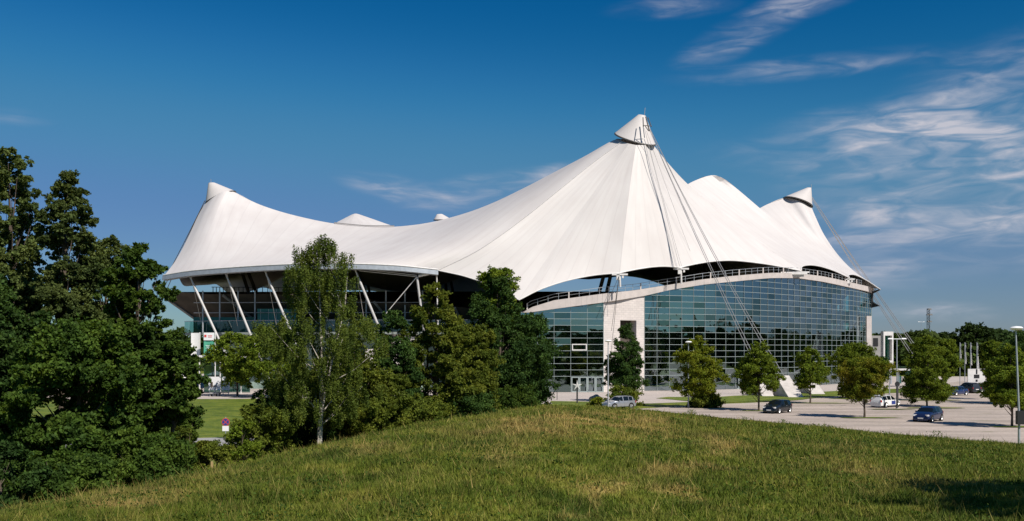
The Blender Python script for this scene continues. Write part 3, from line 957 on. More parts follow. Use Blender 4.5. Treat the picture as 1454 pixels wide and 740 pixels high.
# masts (A-frames leaning inwards)
for (top, dx1, dx2, yy) in ((P(914, 182, 180), 11.9, 14.2, 192), (P(305, 270, 216), -48, -45, 205), (P(1140, 278, 251), 60, 57, 246), (Ept - Vector((0, 0, 2)), -36, -33, 262), (Fpt - Vector((0, 0, 2)), -16, -12, 272), (P(1012, 262, 223), 38, 41, 226)):
    for dx in (dx1, dx2):
        part(MB().tube([top, Vector((dx, yy, 0))], [.35, .36], 10), 'mast', M['cable_dark'] if top.y < 185 else M['tribune'], smooth=True)


# stay cables
def cable(a, b, r=.055, sag=.4, m='cable', n=10):
    a, b = Vector(a), Vector(b)
    part(MB().tube([a.lerp(b, k / n) - Vector((0, 0, sag * 4 * (k / n) * (1 - k / n))) for k in range(n + 1)], r, 5), 'stay_cable', M[m])


for dx in (0, .55):
    cable(P(921, 181, 173.5), P(1085, 541, 156) + Vector((dx - .2, 0, 0)), .05, .8)
    cable(P(923, 183, 174), P(1112, 535.5, 152) + Vector((dx - .3, 0, 0)), .05, 1.0)
    cable(P(915, 182, 172.8), P(965 + dx * 5, 378, 169.5), .025, .3)
cable(P(918, 186, 173), P(987, 375, 174), .025, .3)
for (x_, y_, d_) in ((853, 452, 163.5), (863, 545, 160), (868, 470, 163), (874, 432, 164.5)):
    cable(P(879, 392, 163.7), P(x_, y_, d_), .035, 0, 'cable_dark')
for k, dx in enumerate((0, .6)):
    cable(P(1153, 280, 250), P(1306, 505, 215) + Vector((dx, 0, 0)), .07, .3)
    cable(P(1153, 283, 250), P(1296, 508, 225) + Vector((dx, 0, 0)), .07, .3)
for (dx, dd) in ((0, 0), (1.0, 0), (2.2, 0)):
    cable(P(291, 285, 212), P(196, 470, 212) + Vector((dx, dd, 0)), .085, .3, 'cable_dark')


# hanging corner fittings of the sails
def fitting(px, py, D, s=1.0, drop=2.0):
    c = P(px, py, D)
    mb = MB().box(c + Vector((0, 0, -.15)), (2.6 * s, .5, .28)).box(c + Vector((-.3, 0, -.6)), (.5 * s, .5, .9)).box(c + Vector((.5, 0, -.45)), (.3, .35, .6))
    mb.tube([c + Vector((0, 0, -.4)), c + Vector((.1, .2, -drop))], .17, 7)
    part(mb, 'sail_fitting', M['white_steel'])


fitting(880, 388.5, 164, 1, 2.2)
fitting(967, 380.5, 170.5, 1, 2.7)
fitting(1137, 385.5, 190, 1.2, 1.0)
fitting(1206, 395.5, 208, .8, 1.0)
tip = P(1250, 411, 222)
part(MB().tube([tip, P(1238, 416, 225), P(1238, 436, 225)], [.15, .35, .3], 7).face(P(1238, 427, 223), P(1249, 434.5, 220), P(1238, 436, 223)).tube([P(1237, 428, 223), P(1249, 434.5, 220), P(1237, 436.5, 223)], .14, 6), 'tip_bracket', M['dark_steel'])
part(MB().box(P(1127, 388, 189), (5, .5, .5)).box(P(1130, 391, 189.4), (3.0, .4, .5)), 'lamp_bracket', M['white_steel'])

# ------------------------------------------------------------------ facade plan
plan = [(750, 164), (857, 165.5), (915, 170), (1000, 174), (1060, 179.5), (1110, 187), (1150, 195), (1190, 205), (1220, 215), (1238, 226)]
planP = [Vector((XD(a, d), d, 0)) for a, d in plan]
top_tab = np.array([(750, 444), (800, 437), (857, 429.5), (915, 420), (950, 412), (1000, 404), (1050, 399), (1080, 396), (1094, 395), (1130, 395), (1165, 400), (1185, 404), (1230, 414), (1238, 417)], float)
band_tab = np.array([(742, 445), (752, 437), (787, 426.5), (857, 417), (900, 412.5), (950, 404.5), (1000, 396.5), (1040, 392), (1080, 388.5), (1094, 387.5), (1130, 388), (1165, 392.5), (1185, 396.5), (1230, 407), (1238, 410)], float)


def pxof(p):
    return CX + F * p.x / p.y


def ztop(p, tab=top_tab):
    y = np.interp(pxof(p), tab[:, 0], tab[:, 1])
    return EYE + (HOR - y) / F * p.y


def walk(pts, step):
    """points every step metres along a polyline smoothed through pts"""
    fine_ = resample(pts, 600)
    out = [fine_[0].copy()]; acc_ = 0; last = fine_[0]
    for p in fine_[1:]:
        acc_ += (p - last).length
        if acc_ >= step:
            out.append(p.copy()); acc_ = 0
        last = p
    return out


colsL = [Vector((XD(x, 164 + 1.5 * (x - 750) / 107), 164 + 1.5 * (x - 750) / 107, 0)) for x in (739.5, 763, 786.7, 810.3, 833.8, 857)]
colsR = walk([Vector((XD(a, d), d, 0)) for a, d in plan[2:]], 2.32)
# continue the glass round the back, out of sight
endp = colsR[-1]
colsR += walk([endp, Vector((84, 240, 0)), Vector((82, 256, 0)), Vector((74, 272, 0))], 2.4)[1:]
rowsz = [0, 2.64] + [2.64 + 1.056 * k for k in range(1, 20)]
fr = MB()
panes = []


def facade(cols, doors=()):
    for i in range(len(cols) - 1):
        a, b = cols[i], cols[i + 1]
        za, zb = ztop(a), ztop(b)
        t = (b - a).normalized(); n_ = Vector((t.y, -t.x, 0))
        zd = .18
        for k in range(len(rowsz) - 1):
            z0, z1 = rowsz[k], rowsz[k + 1]
            if z0 >= max(za, zb) - .1:
                break
            ta, tb_ = min(z1, za), min(z1, zb)
            if ta - z0 < .05 and tb_ - z0 < .05:
                continue
            ta, tb_ = max(ta, z0 + .02), max(tb_, z0 + .02)
            panes.append((a, b, z0, ta, tb_, n_, k))
            if k > 0:   # transom
                h = .03
                p0, p1 = a + n_ * .07, b + n_ * .07
                q0, q1 = a - n_ * .02, b - n_ * .02
                zz = Vector((0, 0, z0))
                up = Vector((0, 0, h))
                fr.face(p0 + zz - up, p1 + zz - up, p1 + zz + up, p0 + zz + up)
                fr.face(p0 + zz + up, p1 + zz + up, q1 + zz + up, q0 + zz + up)
                fr.face(p0 + zz - up, q0 + zz - up, q1 + zz - up, p1 + zz - up)
        # mullion
        fr.box(a + n_ * .03 + Vector((0, 0, za / 2)), (.042, .12, za), rz=math.atan2(t.y, t.x))
    a = cols[-1]
    fr.box(a + Vector((0, 0, ztop(a) / 2)), (.075, .16, ztop(a)), rz=0)


facade(colsL)
facade(colsR)
frame = part(fr, 'facade_frame', M['mullion'])
vis = []
for q, (a, b, z0, ta, tb_, n_, k) in enumerate(panes):
    area = abs(pxof(b) - pxof(a)) * ((ta + tb_) / 2 - z0) / a.y
    vis.append((area if a.y < 227 else -1, q))
vis.sort(reverse=True)
single = set(q for _, q in vis[:296])
rp = random.Random(5)
rest = {'glass': MB(), 'glass_dark': MB()}
for q, (a, b, z0, ta, tb_, n_, k) in enumerate(panes):
    kind = 'glass'
    if k in (2, 6, 7) or rp.random() < .2:
        kind = 'glass_dark'
    th = .02
    tilt = rp.uniform(-.012, .012); tl2 = rp.uniform(-.008, .008)
    dz = [Vector((0, 0, z0 + .03)), Vector((0, 0, z0 + .03)), Vector((0, 0, max(tb_ - .03, z0 + .04))), Vector((0, 0, max(ta - .03, z0 + .04)))]
    cs = [a, b, b, a]
    offs = [tilt, -tilt, tl2 - tilt, tl2 + tilt]
    front = [c + z + n_ * (0.012 + o) for c, z, o in zip(cs, dz, offs)]
    if q in single:
        mb = MB().face(*front)
        part(mb, 'pane', M[kind], frame, normals=False)
    else:
        rest[kind].face(*front)
for kd, mb in rest.items():
    tag(part(mb, 'pane', M[kd], frame, normals=False), kind='stuff')

# opaque green spandrels behind the glass at the floor edges, floors, rear wall, columns
inner = lambda c, d: c + Vector((-c.x * 0 + (0 - c.x) * 0, 0, 0))
def inset(cols, d):
    out = []
    for i, c in enumerate(cols):
        t = (cols[min(i + 1, len(cols) - 1)] - cols[max(i - 1, 0)]).normalized()
        out.append(c + Vector((-t.y, t.x, 0)) * d)
    return out


for cols in (colsL, colsR[:int(len(colsR))]):
    c1, c2 = inset(cols, .5), inset(cols, 9)
    for zf, hh in ((3.7, 1.9), (8.95, 2.1), (14.2, .9)):
        mb = MB()
        for i in range(len(cols) - 1):
            if min(ztop(cols[i]), ztop(cols[i + 1])) < zf + hh + .2:
                continue
            z0, z1 = Vector((0, 0, zf)), Vector((0, 0, zf + hh))
            mb.face(c1[i] + z0, c1[i + 1] + z0, c1[i + 1] + z1, c1[i] + z1)
            zz = Vector((0, 0, zf + .3))
            mb.face(c1[i] + zz, c1[i + 1] + zz, c2[i + 1] + zz, c2[i] + zz)
            zz = Vector((0, 0, zf + .02))
            mb.face(c1[i] + zz, c1[i + 1] + zz, c2[i + 1] + zz, c2[i] + zz)
        if mb.f:
            part(mb, 'floor_edge', M['spandrel'], normals=False)
    mb = MB(); fl = MB(); cm = MB(); rb = MB()
    for i in range(len(cols) - 1):
        zt = Vector((0, 0, ztop(cols[i]) + .3)); zt2 = Vector((0, 0, ztop(cols[i + 1]) + .3))
        mb.face(c2[i], c2[i + 1], c2[i + 1] + zt2, c2[i] + zt)
        rb.face(cols[i] + zt, cols[i + 1] + zt2, c2[i + 1] + zt2, c2[i] + zt)
        fl.face(cols[i] + Vector((0, 0, .1)), cols[i + 1] + Vector((0, 0, .1)), c2[i + 1] + Vector((0, 0, .1)), c2[i] + Vector((0, 0, .1)))
        if i % 3 == 1:
            cm.tube([cols[i] * .985 + (c2[i] - cols[i]) * .3 + cols[i] * .015, cols[i] + (c2[i] - cols[i]) * .3 + Vector((0, 0, ztop(cols[i])))], .3, 8)
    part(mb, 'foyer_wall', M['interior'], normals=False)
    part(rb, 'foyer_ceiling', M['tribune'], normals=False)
    part(fl, 'foyer_floor', M['slab'], normals=False)
    part(cm, 'foyer_columns', M['concrete'])
# stair seen through the glass near the concrete core
stc = Vector((XD(922, 171.5), 172.5, 0))
mb = MB()
for k in range(9):
    mb.box(stc + Vector((.1 + k * .32, 0, 2.4 - k * .27)), (.34, 1.6, .2))
part(mb, 'stair', M['white_steel'])
part(MB().box(P(826, 541, 166.5), (.9, .04, .7)), 'door_notice', M['white'])

# entrance doors in the left glass front, and one in the right
for (x0, x1, n, cols_d) in ((811, 857, 4, 164.9), (1035, 1050, 2, 178.0)):
    w = (XD(x1, cols_d) - XD(x0, cols_d)) / n
    for k in range(n):
        xa = XD(x0, cols_d) + k * w
        dd = cols_d + (.15 if n == 2 else 0) + (k * w) * (.035 if n == 4 else .1) - .18
        o = part(MB().box((xa + .1, dd, 1.27), (.16, .12, 2.5)).box((xa + w - .1, dd, 1.27), (.16, .12, 2.5)).box((xa + w / 2, dd, 2.47), (w - .36, .118, .14)).box((xa + w / 2, dd, .1), (w - .36, .118, .16)), 'door', M['mullion'])
        part(MB().box((xa + w / 2 + .3, dd - .1, 1.1), (.05, .06, .5)), 'handle', M['steel'], o)
# top-hung window with a broad pale frame
wx0, wx1 = XD(812, 165), XD(833, 165)
part(MB().box(((wx0 + wx1) / 2, 164.6, 7.0), (wx1 - wx0, .1, .16)).box(((wx0 + wx1) / 2, 164.6, 7.92), (wx1 - wx0, .1, .16)).box((wx0 + .08, 164.6, 7.46), (.16, .098, .76)).box((wx1 - .08, 164.6, 7.46), (.16, .098, .76)), 'opening_window', M['white_steel'])

# concrete core between the two glass fronts, with its tall dark opening
ca, cb = planP[1], planP[2]


def lerpP(t, z): 
    p = ca.lerp(cb, t); return Vector((p.x, p.y, z))


tn = (cb - ca).normalized(); nn = Vector((tn.y, -tn.x, 0))
o0, o1 = .40, .80          # opening, as share of the wall length
zo0, zo1 = 2.6, 12.0
back = -nn * 1.6
zt0, zt1 = ztop(ca), ztop(cb)
ztt = lambda t: zt0 + (zt1 - zt0) * t
mb = MB()
mb.face(lerpP(0, 0), lerpP(o0, 0), lerpP(o0, ztt(o0)), lerpP(0, zt0))
mb.face(lerpP(o1, 0), lerpP(1, 0), lerpP(1, zt1), lerpP(o1, ztt(o1)))
mb.face(lerpP(o0, zo1), lerpP(o1, zo1), lerpP(o1, ztt(o1)), lerpP(o0, ztt(o0)))
mb.face(lerpP(o0, 0), lerpP(o1, 0), lerpP(o1, zo0), lerpP(o0, zo0))
for t in (o0, o1):
    mb.face(lerpP(t, zo0), lerpP(t, zo1), lerpP(t, zo1) + back, lerpP(t, zo0) + back)
mb.face(lerpP(o0, zo1), lerpP(o1, zo1), lerpP(o1, zo1) + back, lerpP(o0, zo1) + back)
mb.face(lerpP(0, 0), lerpP(0, zt0), lerpP(0, zt0) + back * 4, lerpP(0, 0) + back * 4)
mb.face(lerpP(1, 0), lerpP(1, zt1), lerpP(1, zt1) + back * 4, lerpP(1, 0) + back * 4)
part(mb, 'concrete_core', M['wall'])
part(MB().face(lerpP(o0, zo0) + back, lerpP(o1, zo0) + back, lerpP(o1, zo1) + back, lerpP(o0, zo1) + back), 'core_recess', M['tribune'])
part(MB().box(lerpP(.62, 1.3) + nn * .03, (2.6, .1, 2.5), rz=math.atan2(tn.y, tn.x)), 'core_door', M['glass_dark'])

# parapet band and railing on it
bandpts = [Vector((XD(a, d), d, 0)) for a, d in ([(741, 163.9)] + plan)]
bp_ = resample(bandpts, 120)
mb = MB()
for a, b in zip(bp_, bp_[1:]):
    t = (b - a).normalized(); n_ = Vector((t.y, -t.x, 0))
    za0, zb0 = ztop(a), ztop(b)
    za1, zb1 = max(ztop(a, band_tab), za0 + .02), max(ztop(b, band_tab), zb0 + .02)
    Z = lambda z: Vector((0, 0, z))
    mb.face(a + n_ * .35 + Z(za0), b + n_ * .35 + Z(zb0), b + n_ * .5 + Z(zb1), a + n_ * .5 + Z(za1))
    mb.face(a + n_ * .5 + Z(za1), b + n_ * .5 + Z(zb1), b - n_ * 1.2 + Z(zb1), a - n_ * 1.2 + Z(za1))
    mb.face(a + n_ * .35 + Z(za0), b + n_ * .35 + Z(zb0), b - n_ * .3 + Z(zb0), a - n_ * .3 + Z(za0))
part(mb, 'parapet_band', M['concrete'])
rail = MB()
rp_ = [p for p in bp_ if 748 < pxof(p) < 1225]
tops = []
for p in rp_:
    z = ztop(p, band_tab)
    tops.append(Vector((p.x, p.y - .1, z + 1.05)))
rail.tube(tops, .035, 5)
rail.tube([p - Vector((0, 0, .5)) for p in tops], .025, 4)
rl = part(rail, 'railing', M['steel'])
post_pts = walk([Vector((p.x, p.y, 0)) for p in rp_], 1.7)
for k, p in enumerate(post_pts):
    z = ztop(p, band_tab)
    w = .06 if k % 4 else .2
    part(MB().box((p.x, p.y - .1, z + .5), (w, w, 1.05)), 'railing_post', M['concrete'] if k % 4 == 0 else M['steel'], rl)

# ------------------------------------------------------------------ seating bowl behind / under the roof
ringplan = [(-66, 186), (-52, 181), (-38, 178), (-20, 176), (0, 176), (20, 178), (40, 184), (58, 196), (71, 212), (77, 230), (75, 250), (66, 268), (48, 281), (24, 287), (0, 287), (-24, 283), (-45, 275), (-58, 262), (-66, 246), (-69, 228), (-69, 205), (-66, 186)]
rpt = resample([Vector((a, b, 0)) for a, b in ringplan], 90)
cen = Vector((4, 232, 0))


def rimz(p):
    if p.y > 232 or p.x < -60:
        return EYE + 82.5 / F * p.y
    px = pxof(p)
    return float(np.interp(px, [200, 400, 600, 720, 800, 915, 1000, 1100, 1200], [17.4, 17.0, 15.0, 14.0, 14.4, 16.2, 18.2, 20.0, 20.0]))


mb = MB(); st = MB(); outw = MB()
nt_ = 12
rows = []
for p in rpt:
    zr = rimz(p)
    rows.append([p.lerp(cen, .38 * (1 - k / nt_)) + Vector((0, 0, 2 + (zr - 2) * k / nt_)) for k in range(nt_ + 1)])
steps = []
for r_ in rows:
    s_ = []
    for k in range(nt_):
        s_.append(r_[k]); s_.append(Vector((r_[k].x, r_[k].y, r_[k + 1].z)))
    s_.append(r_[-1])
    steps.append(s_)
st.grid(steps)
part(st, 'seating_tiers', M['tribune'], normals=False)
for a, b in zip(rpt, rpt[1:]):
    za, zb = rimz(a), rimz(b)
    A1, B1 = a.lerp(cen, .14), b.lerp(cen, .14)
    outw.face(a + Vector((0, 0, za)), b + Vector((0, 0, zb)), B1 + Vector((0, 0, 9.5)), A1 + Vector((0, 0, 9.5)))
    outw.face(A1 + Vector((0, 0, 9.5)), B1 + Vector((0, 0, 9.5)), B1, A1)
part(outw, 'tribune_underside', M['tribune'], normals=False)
for k in range(0, len(rpt) - 1, 3):
    a = rpt[k]
    if a.y > 232:
        continue
    A1 = a.lerp(cen, .14)
    part(MB().tube([a + Vector((0, -.15, rimz(a) - .2)), A1 + Vector((0, -.25, 9.5)), Vector((A1.x, A1.y - .25, 0))], .28, 4), 'raker_beam', M['concrete_grey'])
fl = MB(); fl.face(*[p.lerp(cen, .4) + Vector((0, 0, .3)) for p in rpt[:-1]])
part(fl, 'arena_floor', M['concrete_grey'])
# rim railing on the left
rr = [p + Vector((0, 0, rimz(p))) for p in rpt if p.x < -50 and p.y > 225]
part(MB().tube([p + Vector((0, 0, 1.1)) for p in rr], .08, 5), 'rim_railing', M['dark_steel'])
for p in walk(rr, 2.0):
    part(MB().box(p + Vector((0, 0, .5)), (.14, .14, 1.1)), 'rim_post', M['dark_steel'])

# left gallery: slab, glass balustrade, teal box, lower wall with shop fronts
gp = [Vector((XD(a, d), d, 0)) for a, d in ((262, 181), (275, 178), (330, 175), (400, 173), (480, 171), (560, 171), (622, 171), (739, 167))]
gpp = resample(gp, 46)
mb = MB(); bl = MB(); lw_ = MB()
glz = [p + Vector((0, 0, 10.0)) for p in gpp]
for a, b in zip(gpp, gpp[1:]):
    t = (b - a).normalized(); n_ = Vector((t.y, -t.x, 0))
    Z = lambda z: Vector((0, 0, z))
    mb.face(a + Z(9.7), b + Z(9.7), b + Z(10.1), a + Z(10.1))
    mb.face(a + Z(10.1), b + Z(10.1), b - n_ * 9 + Z(10.1), a - n_ * 9 + Z(10.1))
    mb.face(a + Z(9.7), b + Z(9.7), b - n_ * 9 + Z(9.7), a - n_ * 9 + Z(9.7))
    lw_.face(a - n_ * 5, b - n_ * 5, b - n_ * 5 + Z(9.7), a - n_ * 5 + Z(9.7))
part(mb, 'gallery_slab', M['slab'])
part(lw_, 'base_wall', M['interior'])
gl_root = part(MB().tube([p + Vector((0, 0, 12.15)) for p in gpp], .05, 5), 'balustrade', M['steel'])
bal = walk([Vector(p) for p in gpp], 2.4)
for a, b in zip(bal, bal[1:]):
    t = (b - a).normalized() * .04
    part(MB().face(a + t + Vector((0, 0, 10.15)), b - t + Vector((0, 0, 10.15)), b - t + Vector((0, 0, 12.1)), a + t + Vector((0, 0, 12.1))), 'balustrade_pane', M['glass_teal'], gl_root, normals=False)
tb0, tb1 = XD(365, 176.5), XD(421, 176.5)
tbx = part(MB().box(((tb0 + tb1) / 2, 179, 12.2), (tb1 - tb0, 4.6, 4.2)), 'gallery_kiosk', M['teal'])
for k in range(5):
    part(MB().box((tb0 + .6 + k * 1.4, 176.62, 12.2), (.09, .1, 4.1)), 'kiosk_mullion', M['mullion'], tbx)
for px in (288, 312, 338, 362, 430, 455, 480, 520, 548, 575, 600):
    c = Vector((XD(px, 176.5), 176.5, 0))
    part(MB().tube([c + Vector((0, 0, 10.1)), c + Vector((0, 0, 17.5))], .13, 6), 'gallery_column', M['steel'])
for za in (13.6, 15.4):
    part(MB().tube([Vector((XD(275, 177), 177, za)), Vector((XD(400, 176), 176, za)), Vector((XD(610, 176), 176, za))], .07, 5), 'gallery_rail', M['steel'])
part(MB().box(((XD(275, 182) + XD(362, 182)) / 2, 182, 11.6), (XD(362, 182) - XD(275, 182), .3, 2.8)), 'gallery_wall', M['teal'])
part(MB().box(((XD(430, 180) + XD(610, 180)) / 2, 180, 11.4), (XD(610, 180) - XD(430, 180), .3, 2.4)), 'gallery_wall', M['concrete_grey'])
# pale inner wall fragments visible between the trees
part(MB().box(P(575, 492, 172), (4.2, .5, 7.0)), 'pale_wall', M['wall'])
part(MB().box(P(560, 512, 172.8), (10, .5, 4.0)), 'pale_wall', M['concrete'])

# ------------------------------------------------------------------ ground-level things in front of the arena
def simple(mb, name, m, label, cat, base, group=None, smooth=False):
    o = mb.build(name, m, None, origin=base, smooth=smooth)
    return tag(o, label, cat, group)


def anchor(px, py, h, lab):
    c = G(px, py)
    t = thing('anchor_block', lab, 'concrete block', c, 0, 'concrete anchor blocks of the roof cables')
    mb = MB()
    k = h / 3.1
    A_ = [Vector(p) * k for p in ((0, 0, 0), (2.25, 0, 0), (1.6, 5.6, 3.1), (-.45, 5.6, 3.1), (-.7, 6.3, 0), (1.5, 6.3, 0))]
    mb.face(A_[0], A_[1], A_[2], A_[3]); mb.face(A_[3], A_[2], A_[5], A_[4])
    mb.face(A_[0], A_[3], A_[4]); mb.face(A_[1], A_[5], A_[2])
    mb.build('block', M['block'], t)
    MB().tube([Vector((.6, 4.6, h * .8)), Vector((.3, 5.0, h * .8 + .6))], .12, 6).build('cable_shoe', M['steel'], t)
    return t


a1 = anchor(1120, 564.5, 3.1, 'sloping pale concrete anchor block beside the lawn, nearer of the pair')
anchor(1153, 560, 2.9, 'sloping pale concrete anchor block standing behind the nearer one')
anchor(1083, 563, 2.4, 'low concrete anchor block half hidden behind the third parking tree')

# lamps
def lamp(base, h, kind='single', tilt=0.0, label='', rz=0.0):
    t = thing('street_lamp', label, 'street lamp', base, rz, 'tall lamp posts in the car park')
    MB().tube([(0, 0, 0), (0, 0, h * .3), (-tilt * h, 0, h)], [.09, .075, .05], 10).build('pole', M['steel'], t, smooth=True)
    MB().tube([(0, 0, 0), (0, 0, .35)], .13, 10).build('pole_base', M['concrete_grey'], t)
    if kind == 'single':
        MB().lathe([(.01, -.1), (.32, -.06), (.42, .04), (.30, .14), (.01, .18)], (-tilt * h, -.12, h), 14).build('lamp_head', M['white'], t, smooth=True)
    else:
        MB().tube([(-.75, 0, h), (.75, 0, h)], .04, 6).build('arm', M['steel'], t)
        for s_ in (-1, 1):
            MB().box((s_ * .8, 0, h + .05), (.62, .3, .14), taper=.8).build('lamp_head', M['white'], t)
    return t


lamp(G(863.5, 583), 8.0, 'single', 0, 'lamp post in front of the silver hatchback').scale = (1, 1, 1)
lamp(G(977.5, 579.5), 7.9, 'single', 0, 'lamp post in front of the bright green tree')
l3 = lamp(G(1273.5, 580.5), 8.3, 'double', 0, 'lamp post with two heads beside the white estate car')
MB().tube([(0, -.12, 2.95), (0, -.16, 2.95)], .3, 16).build('round_sign', M['black'], l3)
MB().box((0, -.12, 1.5), (.22, .2, 2.6)).build('junction_box', M['dark_steel'], l3)
l4 = lamp(Vector((XD(1447, 66), 66, tz(XD(1447, 66), 66) - .1)), 8.5 - tz(XD(1447, 66), 66), 'single', .027, 'nearest lamp post at the right edge of the car park')
MB().box((.0, -.16, 2.6), (.5, .28, .9)).build('litter_bin', M['black'], l4)
lamp(G(1263, 562), 3.9, 'single', 0, 'short lamp post behind the white estate car')
lamp(Vector((XD(1308, 320), 320, 0)), 16, 'double', 0, 'distant mast lamp above the tree line')


def sign(base, h, faces, label, rz=0.0):
    t = thing('road_sign', label, 'road sign', base, rz)
    MB().tube([(0, 0, 0), (0, 0, h)], .035, 8).build('post', M['steel'], t)
    for (shape, z, w, hh, m_) in faces:
        if shape == 'disc':
            MB().lathe([(.001, -.05), (w / 2, -.05), (w / 2, -.03), (.001, -.03)], (0, 0, z), 20, axis='y').build('sign_disc', M['red_print'], t)
            MB().lathe([(.001, -.06), (w / 2 * .86, -.06), (w / 2 * .86, -.051), (.001, -.051)], (0, 0, z), 20, axis='y').build('sign_field', M[m_], t)
            b_ = MB()
            mm = Matrix.Translation((0, -.066, z)) @ Matrix.Rotation(R(45), 4, 'Y')
            b_.box((0, 0, 0), (w * .75, .006, .045), m=mm)
            b_.box((0, .002, 0), (.045, .006, w * .75), m=mm)
            b_.build('sign_cross', M['red_print'], t)
        else:
            MB().box((0, -.045, z), (w, .02, hh)).build('sign_plate', M[m_], t)
    return t


sign(Vector((XD(320.5, 78), 78, 0)), 1.75, [('disc', 1.35, .62, 0, 'blue_print'), ('plate', .85, .5, .4, 'white')], 'no stopping sign with a white plate on the left lawn')
st_ = thing('star_post', 'dark post topped by a pale star in front of the glass entrance', 'post', G(819.5, 573))
MB().box((0, 0, 1.2), (.2, .2, 2.4)).build('post', M['dark_steel'], st_)
mb = MB()
for k in range(5):
    a = math.pi / 2 + k * 2 * math.pi / 5
    mb.face((math.cos(a) * .75, -.13, 2.35 + math.sin(a) * .75), (math.cos(a + .5) * .2, -.16, 2.35 + math.sin(a + .5) * .2), (0, -.19, 2.35), (math.cos(a - .5) * .2, -.16, 2.35 + math.sin(a - .5) * .2))
mb.build('star', M['white_steel'], st_)
simple(MB().tube([G(791, 568), G(791, 568) + Vector((0, 0, 2.1))], .05, 6), 'bollard', M['dark_steel'], 'thin dark bollard left of the star post on the plaza', 'bollard', G(791, 568))
# boulder
bm = bmesh.new()
bmesh.ops.create_icosphere(bm, subdivisions=3, radius=1)
for v in bm.verts:
    k = 1 + (math.sin(v.co.x * 4 + 1) * math.cos(v.co.y * 5) + math.sin(v.co.z * 6)) * .11
    v.co = Vector((v.co.x * .95 * k, v.co.y * .7 * k, max(v.co.z, -.25) * .7 * k + .15))
me = bpy.data.meshes.new('boulder'); bm.to_mesh(me); bm.free(); me.materials.append(M['stone'])
bo = bpy.data.objects.new('boulder', me); col.objects.link(bo); bo.location = G(846, 569)
tag(bo, 'rough grey boulder on the plaza left of the teardrop tree', 'boulder')
# handrail right of the core
hb = G(905, 570)
hr = MB().tube([hb + Vector((-1.2, 0, 2.9)), hb + Vector((0, 0, 1.9)), hb], .045, 6).tube([hb + Vector((-1.2, 0, 1.5)), hb + Vector((0, 0, 1.2))], .03, 5).tube([hb + Vector((-1.2, 0, 2.9)), hb + Vector((-1.2, 0, 0))], .045, 6)
simple(hr, 'handrail', M['dark_steel'], 'thin dark stair handrail behind the silver hatchback', 'handrail', hb)

# flags
for k, (px, y0, y1, wav) in enumerate(((1363, 487, 509, .1), (1370, 487, 517, .15), (1378, 487, 519, .15), (1387, 487, 524, .35))):
    D = 172
    b0 = Vector((XD(px, D), D, 0))
    t = thing('flag_pole', ('first', 'second', 'third', 'fourth')[k] + ' flag pole from the left, with a hanging white banner', 'flag pole', b0, 0, 'flag poles at the right of the plaza')
    H_ = EYE + (HOR - y0) / F * D
    MB().tube([(0, 0, 0), (0, 0, H_ + .1)], [.07, .04], 8).build('pole', M['steel'], t)
    h1 = EYE + (HOR - y1) / F * D
    rows = []
    for a in range(10):
        z = H_ - (H_ - h1) * a / 9
        rows.append([Vector((.06 + (.12 + wav * .6 * a / 9) * b_ / 4, math.sin(b_ * 1.6 + a * .5) * .12, z)) for b_ in range(5)])
    MB().grid(rows).build('banner', M['canvas'], t, smooth=True, normals=False)

# information board with emblem
ib = thing('info_board', 'white information board with a dark square emblem at the right of the plaza', 'board', Vector((XD(1386, 166), 166, 0)))
MB().box((0, 0, 2.4), (2.8, .18, 2.9)).build('panel', M['white_steel'], ib)
MB().box((.05, -.11, 2.6), (.9, .03, .6)).box((.05, -.115, 3.4), (.22, .03, .8)).box((.05, -.116, 1.9), (.3, .03, .35)).build('emblem', M['black'], ib)
for s_ in (-1.1, 1.1):
    MB().tube([(s_, 0, 0), (s_, 0, 1.0)], .06, 6).build('leg', M['steel'], ib)

# ticket shelter
D = 190
sb = Vector((XD(1283, D), D, 0))
sh = thing('shelter', 'small flat-roofed shelter with a pale roof and red trim beyond the lamp post', 'shelter', sb)
MB().box((0, 0, 3.3), (5.6, 3.5, .35)).build('roof', M['white_steel'], sh)
MB().box((0, 0, 3.72), (3.4, 2.4, .4)).build('skylight', M['glass_teal'], sh)
MB().box((2.2, -1.79, 3.3), (1.1, .06, .33)).build('trim', M['red_print'], sh)
for x in (-1.4, 2.2):
    MB().tube([(x, -1.2, 0), (x, -1.2, 3.15)], .1, 8).build('post', M['steel'], sh)
MB().box((1.3, .8, 1.55), (.8, 1.2, 3.1)).build('booth', M['teal'], sh)
MB().box((2.6, 1.0, 1.5), (1.4, 1.0, 3.0)).build('side_wall', M['concrete'], sh)
MB().box((-1.2, -1.1, 1.4), (.7, .12, 1.5)).build('timetable', M['glass_teal'], sh)

# tall portal frame and the block behind it
D = 205
pf = thing('portal_frame', 'tall white rectangular portal frame right of the glass facade', 'portal', Vector((XD(1259.5, D), D, 0)))
zt_, zb_ = EYE + (HOR - 471) / F * D, EYE + (HOR - 518) / F * D
w_ = XD(1266.5, D) - XD(1252.5, D)
MB().box((-w_ / 2 + .15, 0, (zt_ + zb_) / 2), (.3, 1.6, zt_ - zb_)).build('upright', M['white_steel'], pf)
MB().box((w_ / 2 - .15, 0, (zt_ + zb_) / 2), (.3, 1.6, zt_ - zb_)).build('upright', M['white_steel'], pf)
MB().box((0, 0, zt_ - .4), (w_ - .6, 1.598, .8)).build('lintel', M['white_steel'], pf)
MB().box((0, 0, zb_ + .45), (w_ - .6, 1.598, .9)).build('sill', M['white_steel'], pf)
MB().box((0, .5, (zt_ + zb_) / 2), (w_ - .6, .1, zt_ - zb_ - 1.7)).build('dark_glass', M['glass_dark'], pf)
for x in (-w_ / 2 + .2, w_ / 2 - .2):
    MB().box((x, 0, zb_ / 2), (.25, .3, zb_)).build('leg', M['steel'], pf)
D = 232
